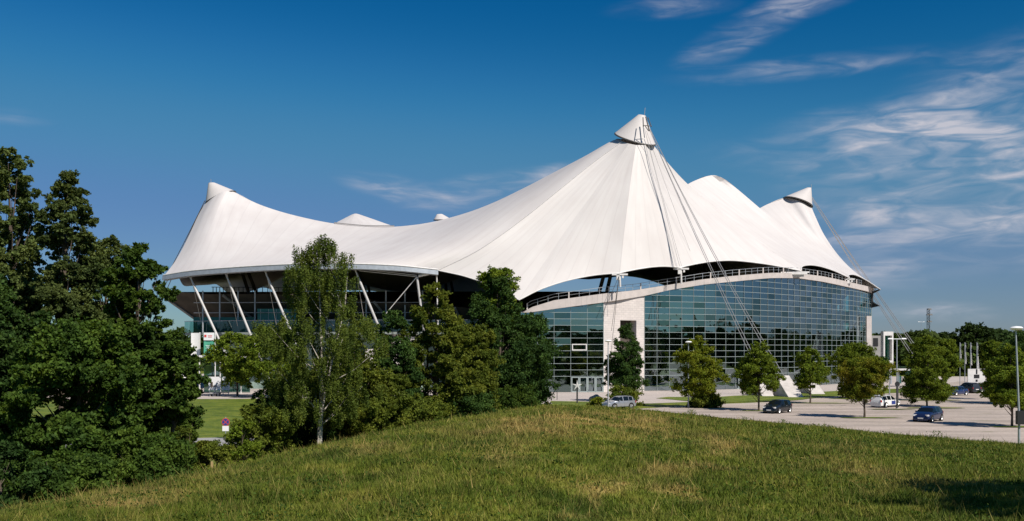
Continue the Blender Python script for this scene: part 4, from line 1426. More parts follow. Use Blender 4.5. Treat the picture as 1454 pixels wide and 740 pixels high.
ob = thing('annex_building', 'grey and white annex block behind the portal frame', 'building', Vector((XD(1245, D), D, 0)))
MB().box((0, 0, 5.2), (5.2, 5, 10.2)).build('wall', M['concrete_grey'], ob)
for k, x in enumerate((-1.2, .6)):
    w = MB().box((x, -2.53, 8.8), (1.1, .08, 1.9)).build('window', M['white' if k else 'black'], ob)
simple(MB().box((XD(1233.5, 217), 217, 7.2), (1.1, .6, 14.4)), 'pylon', M['concrete'], 'pale vertical pylon at the right end of the glass facade', 'pylon', (XD(1233.5, 217), 217, 0))

# floodlight / radio tower
D = 420
tw = thing('lattice_tower', 'slim dark antenna tower rising above the distant trees', 'tower', Vector((XD(1318, D), D, 0)))
Ht = EYE + (HOR - 438) / F * D
mb = MB()
for (x, y) in ((-.55, -.55), (.55, -.55), (.55, .55), (-.55, .55)):
    mb.tube([(x, y, 0), (x * .7, y * .7, Ht)], .08, 5)
for k in range(int(Ht / 1.2)):
    z = k * 1.2
    s_ = 1 if k % 2 else -1
    mb.tube([(-.55 * s_, -.55, z), (.55 * s_, -.55, z + 1.2)], .08, 4)
    mb.tube([(.55, -.55 * s_, z), (.55, .55 * s_, z + 1.2)], .08, 4)
mb.build('lattice', M['dark_steel'], tw)
for z, w in ((Ht - .3, 1.6), (Ht - 2.6, 2.6), (Ht - 5.5, 2.0)):
    MB().box((.5, 0, z), (w, 1.2, .6), taper=.7).build('platform', M['dark_steel'], tw)

# left side: banners, canopy, posters, parasols, benches
def banner(px, ytop, ybot, D, w, label, green):
    b0 = Vector((XD(px, D), D, 0))
    t = thing('banner_pole', label, 'banner', b0)
    H_ = EYE + (HOR - ytop) / F * D; h1 = EYE + (HOR - ybot) / F * D
    MB().tube([(w / 2 + .1, 0, 0), (w / 2 + .1, 0, H_ + .1)], .09, 8).build('pole', M['white_steel'], t)
    rows = lambda za, zb: [[Vector((-w / 2 + w * u / 4, math.sin(u) * .06, za + (zb - za) * k / 6)) for u in range(5)] for k in range(7)]
    MB().grid(rows(h1, H_)).build('cloth', M['green_print' if green else 'canvas'], t, smooth=True, normals=False)
    if green:
        MB().box((0, -.1, H_ - (H_ - h1) * .14), (w * .98, .04, (H_ - h1) * .28)).build('header', M['white'], t)
        MB().box((-w * .33, -.14, H_ - (H_ - h1) * .12), (w * .2, .03, w * .22)).build('logo', M['red_print'], t)
        l_ = MB()
        for k, ww in enumerate((.4, .34)):
            l_.box((w * .1, -.14, H_ - (H_ - h1) * (.11 + .05 * k)), (w * ww, .02, .08))
        l_.build('lettering', M['red_print'], t)
        l_ = MB()
        for k, ww in enumerate((.55, .4, .5)):
            l_.box((-.05, -.1, h1 + (H_ - h1) * (.52 - .05 * k)), (w * ww, .02, .07))
        l_.build('lettering', M['white'], t)


banner(297, 472.5, 511, 158, 1.7, 'green banner with a white head and small red emblem on a white pole', True)
banner(277, 473, 512, 160, 1.3, 'plain white banner on the white pole at the left end of the plaza', False)
D = 160
cnp = thing('canopy', 'flat white canopy over the kiosk front below the slanted columns', 'canopy', Vector((XD(318, D), D, 0)))
MB().box((0, 0, EYE + (HOR - 506) / F * D), (7.2, 4.5, .35)).build('roof', M['white_steel'], cnp)
for x in (-3.3, 0, 3.3):
    MB().box((x, -2.0, 2.9), (.14, .14, 5.7)).build('post', M['white_steel'], cnp)
MB().box((-.5, 3.5, 2.2), (7.5, .3, 4.4)).build('glass_front', M['glass_dark'], cnp)
D = 164
for (x0, x1, lab, mk) in ((317, 334, 'white poster panel with a small brown picture in front of the kiosk', True), (335, 346, 'plain white poster panel beside the kiosk trees', False)):
    c = Vector(((XD(x0, D) + XD(x1, D)) / 2, D - 8, 0))
    w = XD(x1, D) - XD(x0, D)
    t = thing('poster_panel', lab, 'panel', c)
    MB().box((0, 0, 1.75), (w - .1, .12, 2.1)).build('board', M['white'], t)
    for s_ in (-1, 1):
        MB().box((s_ * (w / 2 - .2), 0, .35), (.1, .1, .7)).build('leg', M['steel'], t)
    if mk:
        MB().box((-.45, -.08, 1.6), (.35, .02, .8)).box((.0, -.081, 1.35), (.6, .02, .16)).build('print', M['bark'], t)
for k, (px, lab) in enumerate(((280, 'white parasol at the right, beside the white banner'), (256, 'white parasol at the left, half hidden by leaves'), (268, 'white parasol between the two others'))):
    D = 152 + k * 2
    t = thing('parasol', lab, 'parasol', Vector((XD(px, D), D, 0)), 0, 'white parasols on the plaza')
    MB().tube([(0, 0, 0), (0, 0, 3.2)], .04, 6).build('pole', M['steel'], t)
    MB().lathe([(1.5, 2.55), (1.52, 2.75), (.7, 3.05), (.02, 3.35)], n=8).build('canopy', M['canvas'], t)
for k, px in enumerate((302, 309)):
    t = thing('bench', ('left', 'right')[k] + ' one of two grey stone benches at the edge of the left lawn', 'bench', G(px, 563), 0, 'stone benches')
    MB().box((0, 0, .5), (.72, 1.2, .2)).build('seat', M['concrete_grey'], t)
    for s_ in (-.25, .25):
        MB().box((s_, 0, .2), (.12, .9, .4)).build('leg', M['concrete_grey'], t)


# ------------------------------------------------------------------ cars
def paint(name, c, metal=.3):
    return mat(name, c, .28, metal, .5, coat=.6)


def make_car(label, paintm, L=4.2, W_=1.76, Hh=1.48, style='hatch', loc=(0, 0, 0), heading=(-1, 0), decals=None):
    rz = math.atan2(heading[1], heading[0])
    t = thing('parked_car', label, 'car', loc, rz, 'cars parked on the gravel car park')
    hl = L / 2
    # (x, belt height, roof height, in cabin)
    if style == 'hatch':
        prof = [(-1, .62, .62), (-.985, .86, .86), (-.95, .93, .97), (-.90, .95, 1.22), (-.80, .95, 1.38), (-.72, .95, 1.43), (-.45, .95, 1.475), (-.42, .95, 1.478), (-.05, .94, 1.48), (0.0, .94, 1.475), (.18, .93, 1.40), (.24, .93, 1.35), (.50, .92, .99), (.56, .90, .955), (.75, .84, .885), (.90, .76, .79), (.97, .66, .68), (1, .52, .52)]
        side = (3, 12)
    elif style == 'wagon':
        prof = [(-1, .62, .62), (-.985, .88, .88), (-.96, .95, 1.0), (-.92, .96, 1.28), (-.86, .96, 1.40), (-.79, .96, 1.43), (-.45, .95, 1.47), (-.42, .95, 1.472), (-.05, .94, 1.48), (0.0, .94, 1.475), (.16, .93, 1.42), (.21, .93, 1.38), (.45, .92, 1.0), (.52, .90, .955), (.75, .84, .88), (.90, .76, .79), (.97, .66, .68), (1, .52, .52)]
        side = (3, 12)
    else:
        prof = [(-1, .62, .62), (-.985, .90, .90), (-.95, .95, 1.0), (-.70, .96, 1.06), (-.62, .96, 1.12), (-.50, .96, 1.30), (-.40, .95, 1.44), (-.36, .95, 1.455), (-.05, .94, 1.48), (0.0, .94, 1.475), (.18, .93, 1.40), (.23, .93, 1.36), (.46, .92, 1.0), (.54, .90, .955), (.75, .84, .885), (.90, .76, .79), (.97, .66, .68), (1, .52, .52)]
        side = (4, 12)
    k_ = Hh / 1.48
    rows = []
    for (u, zb, zr) in prof:
        x = u * hl
        w = W_ / 2 * (1 - .16 * abs(u) ** 7 - .03 * u * u)
        zb *= k_ if zb > .9 else 1; zr *= k_ if zr > .97 else 1
        cabin = min(1, max(0, (zr - zb) / .4))
        wr = w * (.9 - .16 * cabin)
        half = [(w * .80, .22), (w * .97, .30), (w, .5), (w * .995, max(zb - .14, .5)), (w * .955, zb), (wr, zr - .045 * cabin), (wr * .8, zr + .012), (0, zr + .03)]
        rows.append([Vector((x, y, z)) for y, z in half] + [Vector((x, -y, z)) for y, z in half[-2::-1]])
    nC = len(rows[0]); body = MB(); gls = [MB(), MB()]; wss = [MB(), MB()]
    for i in range(len(rows) - 1):
        for j in range(nC - 1):
            q = (rows[i][j], rows[i + 1][j], rows[i + 1][j + 1], rows[i][j + 1])
            jj = j if j < nC // 2 else nC - 2 - j
            rise = abs(prof[i + 1][2] - prof[i][2]) / ((prof[i + 1][0] - prof[i][0]) * hl)
            a_, b_ = prof[i], prof[i + 1]
            pillar = (i in (6, 8, 4) and style != 'sedan') or (i in (6, 8) and style == 'sedan')
            if jj == 4 and side[0] <= i < side[1] and not pillar:
                gls[0 if j < nC // 2 else 1].face(*q)
            elif jj in (5, 6) and ((i == side[1] - 1) or (i == 3 and style != 'sedan') or (i in (4, 5) and style == 'sedan')):
                wss[0 if i < side[1] - 1 else 1].face(*q)
            else:
                body.face(*q)
    body.face(*rows[0]); body.face(*rows[-1])
    body.face(*[r[0] for r in rows] + [r[-1] for r in rows[::-1]])
    bo_ = body.build('body', paintm, t, smooth=True, angle=38)
    for g_ in gls:
        g_.build('side_window', M['carglass'], t, smooth=True)
    wss[0].build('rear_window', M['carglass'], t, smooth=True)
    wss[1].build('windscreen', M['carglass'], t, smooth=True)
    wr_ = .33 * (1.08 if Hh > 1.55 else 1)
    for sx in (-.60 * hl, .62 * hl):
        for sy in (-1, 1):
            yy = sy * W_ / 2
            MB().lathe([(.001, yy - sy * .2), (wr_ + .06, yy - sy * .2), (wr_ + .06, yy - sy * .004), (.001, yy - sy * .004)], (sx, 0, wr_ + .02), 20, axis='y').build('wheel_arch', M['black'], t)
            wh = MB().lathe([(wr_ * .62, yy + sy * .012), (wr_, yy + sy * .01), (wr_ + .003, yy - sy * .16)], (sx, 0, wr_), 20, axis='y').build('wheel', M['tyre'], t, smooth=True)
            rm = MB()
            rm.lathe([(.001, yy + sy * .0), (wr_ * .6, yy + sy * .0)], (sx, 0, wr_), 16, axis='y')
            rm.build('hub', M['black'], wh)
            rm = MB()
            for s in range(7):
                a = s * 2 * math.pi / 7
                ca_, sa_ = math.cos(a), math.sin(a)
                rm.tube([(sx, yy + sy * .012, wr_), (sx + ca_ * wr_ * .6, yy + sy * .012, wr_ + sa_ * wr_ * .6)], .045, 4)
            rm.lathe([(wr_ * .56, yy + sy * .016), (wr_ * .66, yy + sy * .016)], (sx, 0, wr_), 20, axis='y')
            rm.build('rim', M['rim'], wh)
    for sy in (-1, 1):
        w = W_ / 2
        MB().face((hl * .80, sy * w * .93, .66), (hl * .99 , sy * w * .62, .60), (hl * .985, sy * w * .62, .70), (hl * .80, sy * w * .90, .80)).build('headlight', M['chrome'], t) if False else None
        hb_ = MB(); hb_.box((hl * .935, sy * w * .66, .70), (.22, .34, .15), rz=-sy * .5); hb_.build('headlight', M['chrome'], t, smooth=True, angle=60)
        MB().box((-hl * .955, sy * w * .74, .84), (.16, .22, .26), rz=sy * .35).build('tail_light', M['red'], t)
        MB().box((.30 * hl, sy * (w + .07), 1.0 * k_), (.12, .18, .12), taper=.8).build('mirror', paintm, t)
        MB().box((-.2 * hl, sy * w * .995, .82), (.16, .03, .03)).build('door_handle', M['chrome'], t)
    MB().box((hl * .995, 0, .42), (.05, .52, .11)).build('number_plate', M['plate'], t)
    MB().box((-hl * 1.0, 0, .66), (.05, .52, .11)).build('number_plate', M['plate'], t)
    MB().box((hl * .965, 0, .52), (.10, W_ * .5, .15)).build('grille', M['black'], t)
    MB().box((hl * .97, 0, .30), (.12, W_ * .72, .10)).build('bumper_intake', M['black'], t)
    MB().box((-hl * .975, 0, .36), (.09, W_ * .8, .14)).build('rear_bumper', M['black'], t)
    if decals:
        for (xx, zz, w1, h1, m_) in decals:
            for sy in (-1, 1):
                MB().box((xx, sy * W_ / 2 * 1.0, zz), (w1, .012, h1)).build('side_marking', M[m_], t)
        for sy in (-1, 1):
            MB().tube([(-.75 * hl, sy * .55, 1.46 * k_ + .03), (.1 * hl, sy * .55, 1.5 * k_ + .03)], .025, 5).build('roof_rail', M['steel'], t)
    return t


ps = paint('silver_paint', (.34, .36, .39), .5)
pk = paint('black_paint', (.010, .014, .020))
pw = paint('white_paint', (.72, .72, .70), 0)
pb = paint('dark_blue_paint', (.012, .022, .075))
pb2 = paint('blue_paint', (.02, .04, .13))
pg = paint('anthracite_paint', (.03, .035, .04))
hd_ = lambda deg: (-math.sin(R(deg)), -math.cos(R(deg)))
make_car('silver compact hatchback parked on the verge nearest the arena entrance', ps, 4.0, 1.70, 1.52, 'hatch', G(879, 580.3), hd_(60))
make_car('black estate car facing the camera left of the yellowish tree', pk, 4.4, 1.78, 1.46, 'wagon', G(1104, 586.5), hd_(40))
make_car('white estate car with blue side panels seen from behind beside the lamp post', pw, 4.5, 1.78, 1.50, 'wagon', G(1257, 578.5), (math.sin(R(50)), math.cos(R(50))), [(.35, .62, .9, .42, 'blue_print'), (1.3, .62, .4, .4, 'blue_print'), (-.55, .66, .5, .3, 'white')])
make_car('dark blue hatchback facing the camera in the middle of the car park', pb, 4.2, 1.76, 1.47, 'hatch', G(1318, 598.5), hd_(42))
make_car('blue saloon facing left in the far row behind the tree pair', pb2, 4.4, 1.75, 1.43, 'sedan', G(1358, 561.5), hd_(55))
make_car('dark tall estate car seen from behind next to the blue saloon', pg, 4.6, 1.85, 1.72, 'wagon', G(1375, 558), (-math.sin(R(10)), math.cos(R(10))))
make_car('black saloon at the far end of the row beside the white board', pk, 4.6, 1.8, 1.46, 'sedan', G(1394, 557.5), hd_(55))
make_car('dark car mostly hidden behind the large right-hand tree', pg, 4.4, 1.8, 1.5, 'hatch', G(1418, 564.5), hd_(60))
make_car('grey car at the far right between tree trunk and lamp post', paint('grey_paint', (.12, .12, .13)), 4.3, 1.78, 1.5, 'hatch', G(1412, 553.5), hd_(-70))


make_car('small dark car in the farthest row, right of the grey car', pk, 4.1, 1.76, 1.5, 'hatch', G(1432, 553), hd_(70))
make_car('pale car in the farthest row at the right picture edge', pw, 4.3, 1.78, 1.5, 'wagon', G(1450, 554.5), hd_(75))


# ------------------------------------------------------------------ trees
def leaves_mesh(name, C, S, m, r, up=.35, aspect=.62, out=None):
    """C centres, S half length; every leaf a small folded-free rhombus of its own direction"""
    n = len(C)
    nrm = r.normal(size=(n, 3))
    nrm /= np.linalg.norm(nrm, axis=1, keepdims=True)
    if out is not None:
        nrm = nrm + out * .7
    nrm[:, 2] += up
    nrm /= np.linalg.norm(nrm, axis=1, keepdims=True)
    a = r.normal(size=(n, 3))
    a -= (a * nrm).sum(1, keepdims=True) * nrm
    a /= np.linalg.norm(a, axis=1, keepdims=True)
    b = np.cross(nrm, a)
    S = S[:, None]
    v = np.stack([C - a * S, C - b * S * aspect + a * S * .1, C + a * S, C + b * S * aspect + a * S * .1], 1).reshape(-1, 3)
    f = np.arange(4 * n).reshape(-1, 4)
    tint = r.random(n)
    return np_mesh(name, v, f, m, {'tint': ('FACE', tint)})


def envelope(kind, h):
    """crown half width (0..1) at relative height h (0 bottom .. 1 top)"""
    if kind == 'round':
        return math.sqrt(max(0, 1 - (2 * h - 1) ** 2)) ** .8
    if kind == 'drop':
        return (math.sin(math.pi * min(1, (h * .82 + .18) ** .75)) ** .8) if h < 1 else 0
    if kind == 'cone':
        return max(.05, (1 - h) ** .75) * min(1, (h + .12) * 3.2)
    if kind == 'tall':
        return min(1, (h + .15) * 2.2) * max(0, 1 - h ** 2.6) ** .6 * (.85 + .15 * math.sin(h * 9))
    if kind == 'birch':
        return min(1, (1 - h) * 1.5 + .22) * min(1, (h + .25) * 2.5) * (.8 + .2 * math.sin(h * 17)) * (1 if h < .97 else .3)
    if kind == 'bush':
        return math.sqrt(max(0, 1 - h ** 2)) ** .8
    return 1


def make_tree(name, label, cat, loc, height, bottom, half, kind, leafm, bark, nleaf, size, clumps=70, crad=.22, seed=1, trunk_r=.2, lean=(0, 0), droop=0, flat=.75,
              group=None, stems=1, squash=1.0, bare=0, jitter=.16, depth=None):
    """height = top of the crown, bottom = its lower edge, half = half width, all in metres above loc"""
    r = np.random.default_rng(seed); rr = random.Random(seed)
    t = thing(name, label, cat, loc, 0, group)
    H_ = height - bottom
    dep = depth or half
    nleaf = int(nleaf * 1.5); size *= .80
    cl = []
    tries = 0
    while len(cl) < clumps and tries < 20000:
        tries += 1
        h = rr.random() ** .85
        e = envelope(kind, h)
        if rr.random() > e + .05:
            continue
        a = rr.uniform(0, 2 * math.pi)
        rad = math.sqrt(rr.uniform(.12, 1.0)) * e * (1 + rr.uniform(-jitter, jitter))
        x = math.cos(a) * rad * half + lean[0] * h
        y = math.sin(a) * rad * dep + lean[1] * h
        z = bottom + h * H_
        cr = crad * half * rr.uniform(.55, 1.35) * (1.1 - .55 * h if kind in ('cone', 'tall', 'drop') else 1)
        z = min(z, height - cr * 1.05)
        sh_ = 1 - .45 * cr / max(half, .01)
        x = lean[0] * h + (x - lean[0] * h) * sh_; y = lean[1] * h + (y - lean[1] * h) * sh_
        cl.append((x * (1 - .0), y, z, cr))
    cl = np.array(cl)
    wgt = cl[:, 3] ** 2; wgt /= wgt.sum()
    idx = r.choice(len(cl), nleaf, p=wgt)
    d = r.normal(size=(nleaf, 3)); d /= np.linalg.norm(d, axis=1, keepdims=True)
    # twigs: every clump is a handful of small uneven sprays
    NS = 11
    sd = r.normal(size=(len(cl), NS, 3)); sd /= np.linalg.norm(sd, axis=2, keepdims=True)
    sd *= (r.random((len(cl), NS)) ** .5 * 1.15)[:, :, None]
    sr = r.uniform(.22, .55, (len(cl), NS))
    sq = r.integers(0, NS, nleaf)
    rad = r.random(nleaf) ** .6 * (1 + np.abs(r.normal(size=nleaf)) * .22)
    off_ = (sd[idx, sq] + d * (sr[idx, sq] * rad)[:, None]) * cl[idx, 3][:, None]
    off_[:, 2] *= flat
    if droop:
        off_[:, 2] -= r.random(nleaf) ** 1.5 * droop
        off_[:, :2] *= .75
    C = cl[idx, :3] + off_
    C[:, 2] = np.maximum(C[:, 2], .05)
    cc = np.array([lean[0] * .5, lean[1] * .5, bottom + H_ * .45])
    out = C - cc; out /= np.linalg.norm(out, axis=1, keepdims=True) + 1e-6
    me = leaves_mesh(name + '_crown', C, size * r.uniform(.65, 1.25, nleaf), leafm, r, out=out * .55 + d * .25)
    co_ = bpy.data.objects.new('crown', me); col.objects.link(co_); co_.parent = t
    # trunk and limbs reach into the clumps
    mb = MB()
    for s in range(stems):
        fx = (s - (stems - 1) / 2) * half * .35 + (half * .17 if name == 'birch_tree' else 0)
        fork = .25 if name == 'birch_tree' else 0
        top = Vector((lean[0] * .8 + fx * 1.2, lean[1] * .8, bottom + H_ * .86))
        n = 9
        axis_ = []
        for k in range(n + 1):
            u = k / n
            axis_.append(Vector(((fx * min(1, max(0, u - fork) * 2)) + (top.x - fx) * u ** 1.6 + math.sin(u * 5 + seed + s) * half * .03, top.y * u ** 1.6 + math.cos(u * 4 + seed) * half * .03, top.z * u)))
        axis_[0] = Vector((axis_[1].x * .6 + (0 if fork else fx * .1), 0, -.3))
        mb.tube(axis_, [trunk_r * (1.25 if k == 0 else (1 - k / n * .88)) for k in range(n + 1)], 9)
        for q in range(int(min(len(cl), 34) / stems)):
            c = cl[rr.randrange(len(cl))]
            u = min(.95, max(.12, (c[2] - half * .5) / top.z * .85))
            k = min(n - 1, int(u * n)); st0 = axis_[k].lerp(axis_[k + 1], u * n - k)
            e_ = Vector(c[:3])
            if (e_ - st0).length < .3:
                continue
            mid = st0.lerp(e_, .5) + Vector((0, 0, -.08 * (e_ - st0).length + .05))
            r0 = trunk_r * (1 - u * .8) * .42
            mb.tube([st0, mid, e_], [r0, r0 * .6, r0 * .15], 5, caps=False)
    mb.build('trunk', bark, t, smooth=True, angle=80)
    return t


def crown_tree(px, D, ytop, ybot, hwpx, **kw):
    x = XD(px, D); z = tz(x, D)
    zt_ = EYE + (HOR - ytop) / F * D - z; zb_ = EYE + (HOR - ybot) / F * D - z
    return make_tree(loc=(x, D, z - .05), height=zt_, bottom=max(zb_, .0), half=hwpx / F * D, **kw)


BK = M['bark']
# the dark group at the left
crown_tree(14, 46, 206, 560, 64, name='poplar_tree', label='tallest grey-green poplar at the left edge of the picture', cat='tree', kind='tall', leafm=M['leaf_poplar'], bark=BK, nleaf=90000, size=.082, clumps=230, crad=.22, seed=11, trunk_r=.26)
crown_tree(84, 44, 240, 560, 60, name='poplar_tree', label='second poplar, leaning right against the sky', cat='tree', kind='tall', leafm=M['leaf_poplar'], bark=BK, nleaf=76000, size=.082, clumps=200, crad=.23, seed=12, trunk_r=.22, lean=(.5, 0))
crown_tree(152, 45, 330, 560, 48, name='maple_tree', label='narrow tree between the leaning poplar and the broad maple', cat='tree', kind='round', leafm=M['leaf_poplar'], bark=BK, nleaf=44000, size=.08, clumps=120, crad=.25, seed=13, trunk_r=.18)
crown_tree(196, 40, 340, 655, 76, name='maple_tree', label='broad maple left of the white roof edge', cat='tree', kind='tall', leafm=M['leaf_maple'], bark=BK, nleaf=82000, size=.095, clumps=230, crad=.19, seed=14, trunk_r=.24)
crown_tree(246, 39, 480, 600, 40, name='maple_tree', label='low maple right of the broad maple, in front of the lawn', cat='tree', kind='round', leafm=M['leaf_maple'], bark=BK, nleaf=26000, size=.09, clumps=90, crad=.25, seed=141, trunk_r=.12)
crown_tree(-25, 38, 380, 700, 100, name='maple_tree', label='dark maple cut by the left picture edge', cat='tree', kind='tall', leafm=M['leaf_dark'], bark=BK, nleaf=70000, size=.10, clumps=110, crad=.25, seed=15, trunk_r=.24)
crown_tree(110, 34, 450, 712, 100, name='maple_tree', label='low dark maple in front of the poplars', cat='tree', kind='round', leafm=M['leaf_maple'], bark=BK, nleaf=80000, size=.09, clumps=130, crad=.22, seed=16, trunk_r=.2)
crown_tree(205, 33.5, 608, 702, 85, name='shrub', label='leafy shrub at the foot of the broad maple', cat='shrub', kind='bush', leafm=M['leaf_maple'], bark=BK, nleaf=26000, size=.07, clumps=60, crad=.24, seed=17, trunk_r=.05)
crown_tree(70, 29, 640, 735, 110, name='shrub', label='leafy shrub at the lower left corner', cat='shrub', kind='bush', leafm=M['leaf_maple'], bark=BK, nleaf=26000, size=.07, clumps=60, crad=.22, seed=18, trunk_r=.05)
crown_tree(0, 27, 620, 745, 70, name='shrub', label='dark shrub cut by the left edge, lowest in the picture', cat='shrub', kind='bush', leafm=M['leaf_dark'], bark=BK, nleaf=20000, size=.07, clumps=50, crad=.24, seed=19, trunk_r=.05)
crown_tree(262, 42, 600, 690, 32, name='shrub', label='brownish shrub beside the no stopping sign', cat='shrub', kind='bush', leafm=M['leaf_olive'], bark=BK, nleaf=11000, size=.06, clumps=50, crad=.22, seed=20, trunk_r=.05, stems=2)
crown_tree(300, 40, 622, 690, 42, name='shrub', label='low olive shrub behind the fence post, below the no stopping sign', cat='shrub', kind='bush', leafm=M['leaf_olive'], bark=BK, nleaf=9000, size=.06, clumps=45, crad=.22, seed=143, trunk_r=.04, stems=2)
crown_tree(368, 49, 572, 665, 48, name='shrub', label='olive shrub right of the no stopping sign', cat='shrub', kind='bush', leafm=M['leaf_olive'], bark=BK, nleaf=24000, size=.075, clumps=70, crad=.24, seed=21, trunk_r=.06)
crown_tree(392, 54, 535, 650, 44, name='shrub', label='tall dark shrub left of the birch trunk', cat='shrub', kind='bush', leafm=M['leaf_dark'], bark=BK, nleaf=26000, size=.08, clumps=70, crad=.26, seed=22, trunk_r=.07)
crown_tree(268, 44, 578, 690, 30, name='shrub', label='green shrub closing the gap between the low maple and the lawn', cat='shrub', kind='bush', leafm=M['leaf_maple'], bark=BK, nleaf=12000, size=.065, clumps=50, crad=.25, seed=144, trunk_r=.04)
crown_tree(345, 46, 592, 680, 30, name='shrub', label='mid green shrub just right of the no stopping sign', cat='shrub', kind='bush', leafm=M['leaf_park'], bark=BK, nleaf=12000, size=.065, clumps=50, crad=.25, seed=145, trunk_r=.04)
# lime trees on the plaza seen over the shrubs
crown_tree(338, 150, 470, 548, 36, name='lime_tree', label='left one of the two light green limes before the slanted columns', cat='tree', kind='round', leafm=M['leaf_park'], bark=BK, nleaf=14000, size=.2, clumps=60, crad=.27, seed=23, trunk_r=.16)
crown_tree(385, 146, 460, 548, 42, name='lime_tree', label='right one of the two light green limes, behind the birch', cat='tree', kind='round', leafm=M['leaf_park'], bark=BK, nleaf=16000, size=.2, clumps=60, crad=.27, seed=24, trunk_r=.16)
# birch
bt = crown_tree(452, 50, 330, 590, 96, name='birch_tree', label='white-stemmed birch with drooping pale green foliage', cat='tree', kind='birch', leafm=M['leaf_birch'], bark=M['birch_bark'], nleaf=66000, size=.056, clumps=340, crad=.085, seed=31, trunk_r=.105, droop=.7, stems=2, lean=(.3, -.2), jitter=.28)
crown_tree(505, 54, 430, 640, 48, name='hazel_tree', label='olive green tree just right of the birch', cat='tree', kind='drop', leafm=M['leaf_olive'], bark=BK, nleaf=30000, size=.08, clumps=80, crad=.27, seed=32, trunk_r=.1)
crown_tree(482, 54.5, 580, 640, 42, name='shrub', label='dark shrub at the foot of the birch', cat='shrub', kind='bush', leafm=M['leaf_dark'], bark=BK, nleaf=20000, size=.07, clumps=60, crad=.25, seed=33, trunk_r=.05)
crown_tree(556, 63, 425, 590, 42, name='ash_tree', label='slim blue-green tree between birch and the conical tree', cat='tree', kind='drop', leafm=M['leaf_dark'], bark=BK, nleaf=24000, size=.09, clumps=80, crad=.28, seed=34, trunk_r=.1)
crown_tree(545, 56, 525, 622, 48, name='shrub', label='olive shrub between the birch and the conical tree', cat='shrub', kind='bush', leafm=M['leaf_olive'], bark=BK, nleaf=30000, size=.075, clumps=70, crad=.25, seed=35, trunk_r=.07)
crown_tree(618, 66, 398, 612, 66, name='hornbeam_tree', label='broad conical olive tree right of the birch', cat='tree', kind='drop', leafm=M['leaf_olive'], bark=BK, nleaf=80000, size=.10, clumps=170, crad=.20, seed=36, trunk_r=.2)
crown_tree(668, 70, 455, 612, 50, name='hornbeam_tree', label='lower olive tree filling the gap before the dark tree', cat='tree', kind='round', leafm=M['leaf_olive'], bark=BK, nleaf=36000, size=.10, clumps=90, crad=.24, seed=42, trunk_r=.15)
crown_tree(708, 79, 388, 600, 74, name='alder_tree', label='tall dark tree standing against the white sail', cat='tree', kind='drop', leafm=M['leaf_dark'], bark=BK, nleaf=90000, size=.11, clumps=170, crad=.22, seed=37, trunk_r=.2)
crown_tree(745, 84, 440, 600, 40, name='alder_tree', label='lower dark tree at the right end of the tree group', cat='tree', kind='round', leafm=M['leaf_dark'], bark=BK, nleaf=30000, size=.115, clumps=70, crad=.32, seed=38, trunk_r=.15)
crown_tree(706, 80, 376, 470, 30, name='alder_tree', label='light-topped slim tree rising out of the tall dark tree', cat='tree', kind='round', leafm=M['leaf_park'], bark=BK, nleaf=14000, size=.11, clumps=50, crad=.30, seed=137, trunk_r=.1)
crown_tree(430, 58, 520, 645, 48, name='hazel_tree', label='dark hazel directly behind the birch trunk', cat='tree', kind='round', leafm=M['leaf_dark'], bark=BK, nleaf=30000, size=.085, clumps=90, crad=.25, seed=138, trunk_r=.08)
crown_tree(478, 57, 500, 645, 40, name='hazel_tree', label='olive hazel behind the right side of the birch', cat='tree', kind='round', leafm=M['leaf_olive'], bark=BK, nleaf=26000, size=.085, clumps=80, crad=.26, seed=139, trunk_r=.08)
for k, (px, D, yt, yb, hw, lm, lab) in enumerate(((590, 60, 560, 622, 50, 'leaf_olive', 'shrub at the foot of the conical tree, left of the other two'), (655, 66, 550, 605, 48, 'leaf_dark', 'dark shrub in the middle of the row below the conical tree'), (720, 76, 545, 592, 48, 'leaf_maple', 'shrub at the foot of the tall dark tree'))):
    crown_tree(px, D, yt, yb, hw, name='shrub', label=lab, cat='shrub', kind='bush', leafm=M[lm], bark=BK, nleaf=22000, size=.08, clumps=60, crad=.25, seed=50 + k, trunk_r=.05)


# car park trees
def ptree(px, by, ytop, ybot, hw, lab, leafm, seed, kind='round', nleaf=15000, size=.16, name='maple_tree', tr=.11, **kw):
    D = EYE * F / (by - HOR)
    return crown_tree(px, D, ytop, ybot, hw, name=name, label=lab, cat='tree', kind=kind, leafm=M[leafm], bark=BK, nleaf=int(nleaf * 1.7), size=size * .75, clumps=kw.pop('clumps', 90), crad=kw.pop('crad', .27), seed=seed, trunk_r=tr, group='trees planted in the car park', **kw)


ptree(890, 571, 457, 552, 31, 'teardrop-shaped dark green tree before the concrete core', 'leaf_dark', 61, 'drop', 22000, .16)
ptree(988, 579, 474, 560, 38, 'bright yellow-green tree left of centre in front of the glass', 'leaf_bright', 62, 'drop', 17000, .16)
ptree(1077, 583.5, 479, 556, 32, 'green tree standing left of the anchor blocks', 'leaf_park', 63, 'drop', 17000, .15)
ptree(1150, 573, 488, 547, 25, 'small green tree standing right of the anchor blocks', 'leaf_park', 64, 'drop', 12000, .15)
ptree(1227, 593.5, 503, 566, 35, 'yellowing tree with a bare lower trunk left of the white car', 'leaf_yellow', 65, 'round', 20000, .13)
ptree(1213, 566, 484, 545, 32, 'greener tree directly behind the yellowing one', 'leaf_park', 66, 'round', 14000, .17)
ptree(1317, 577.5, 474, 564, 34, 'large green tree behind the dark blue hatchback', 'leaf_park', 67, 'drop', 20000, .15)
ptree(1310, 569, 478, 550, 22, 'slimmer tree hidden left behind the large green tree', 'leaf_park', 68, 'round', 8000, .17)
ptree(1343, 556, 480, 536, 18, 'tree right of the large green tree with its trunk on the plaza', 'leaf_park', 69, 'round', 12000, .2)
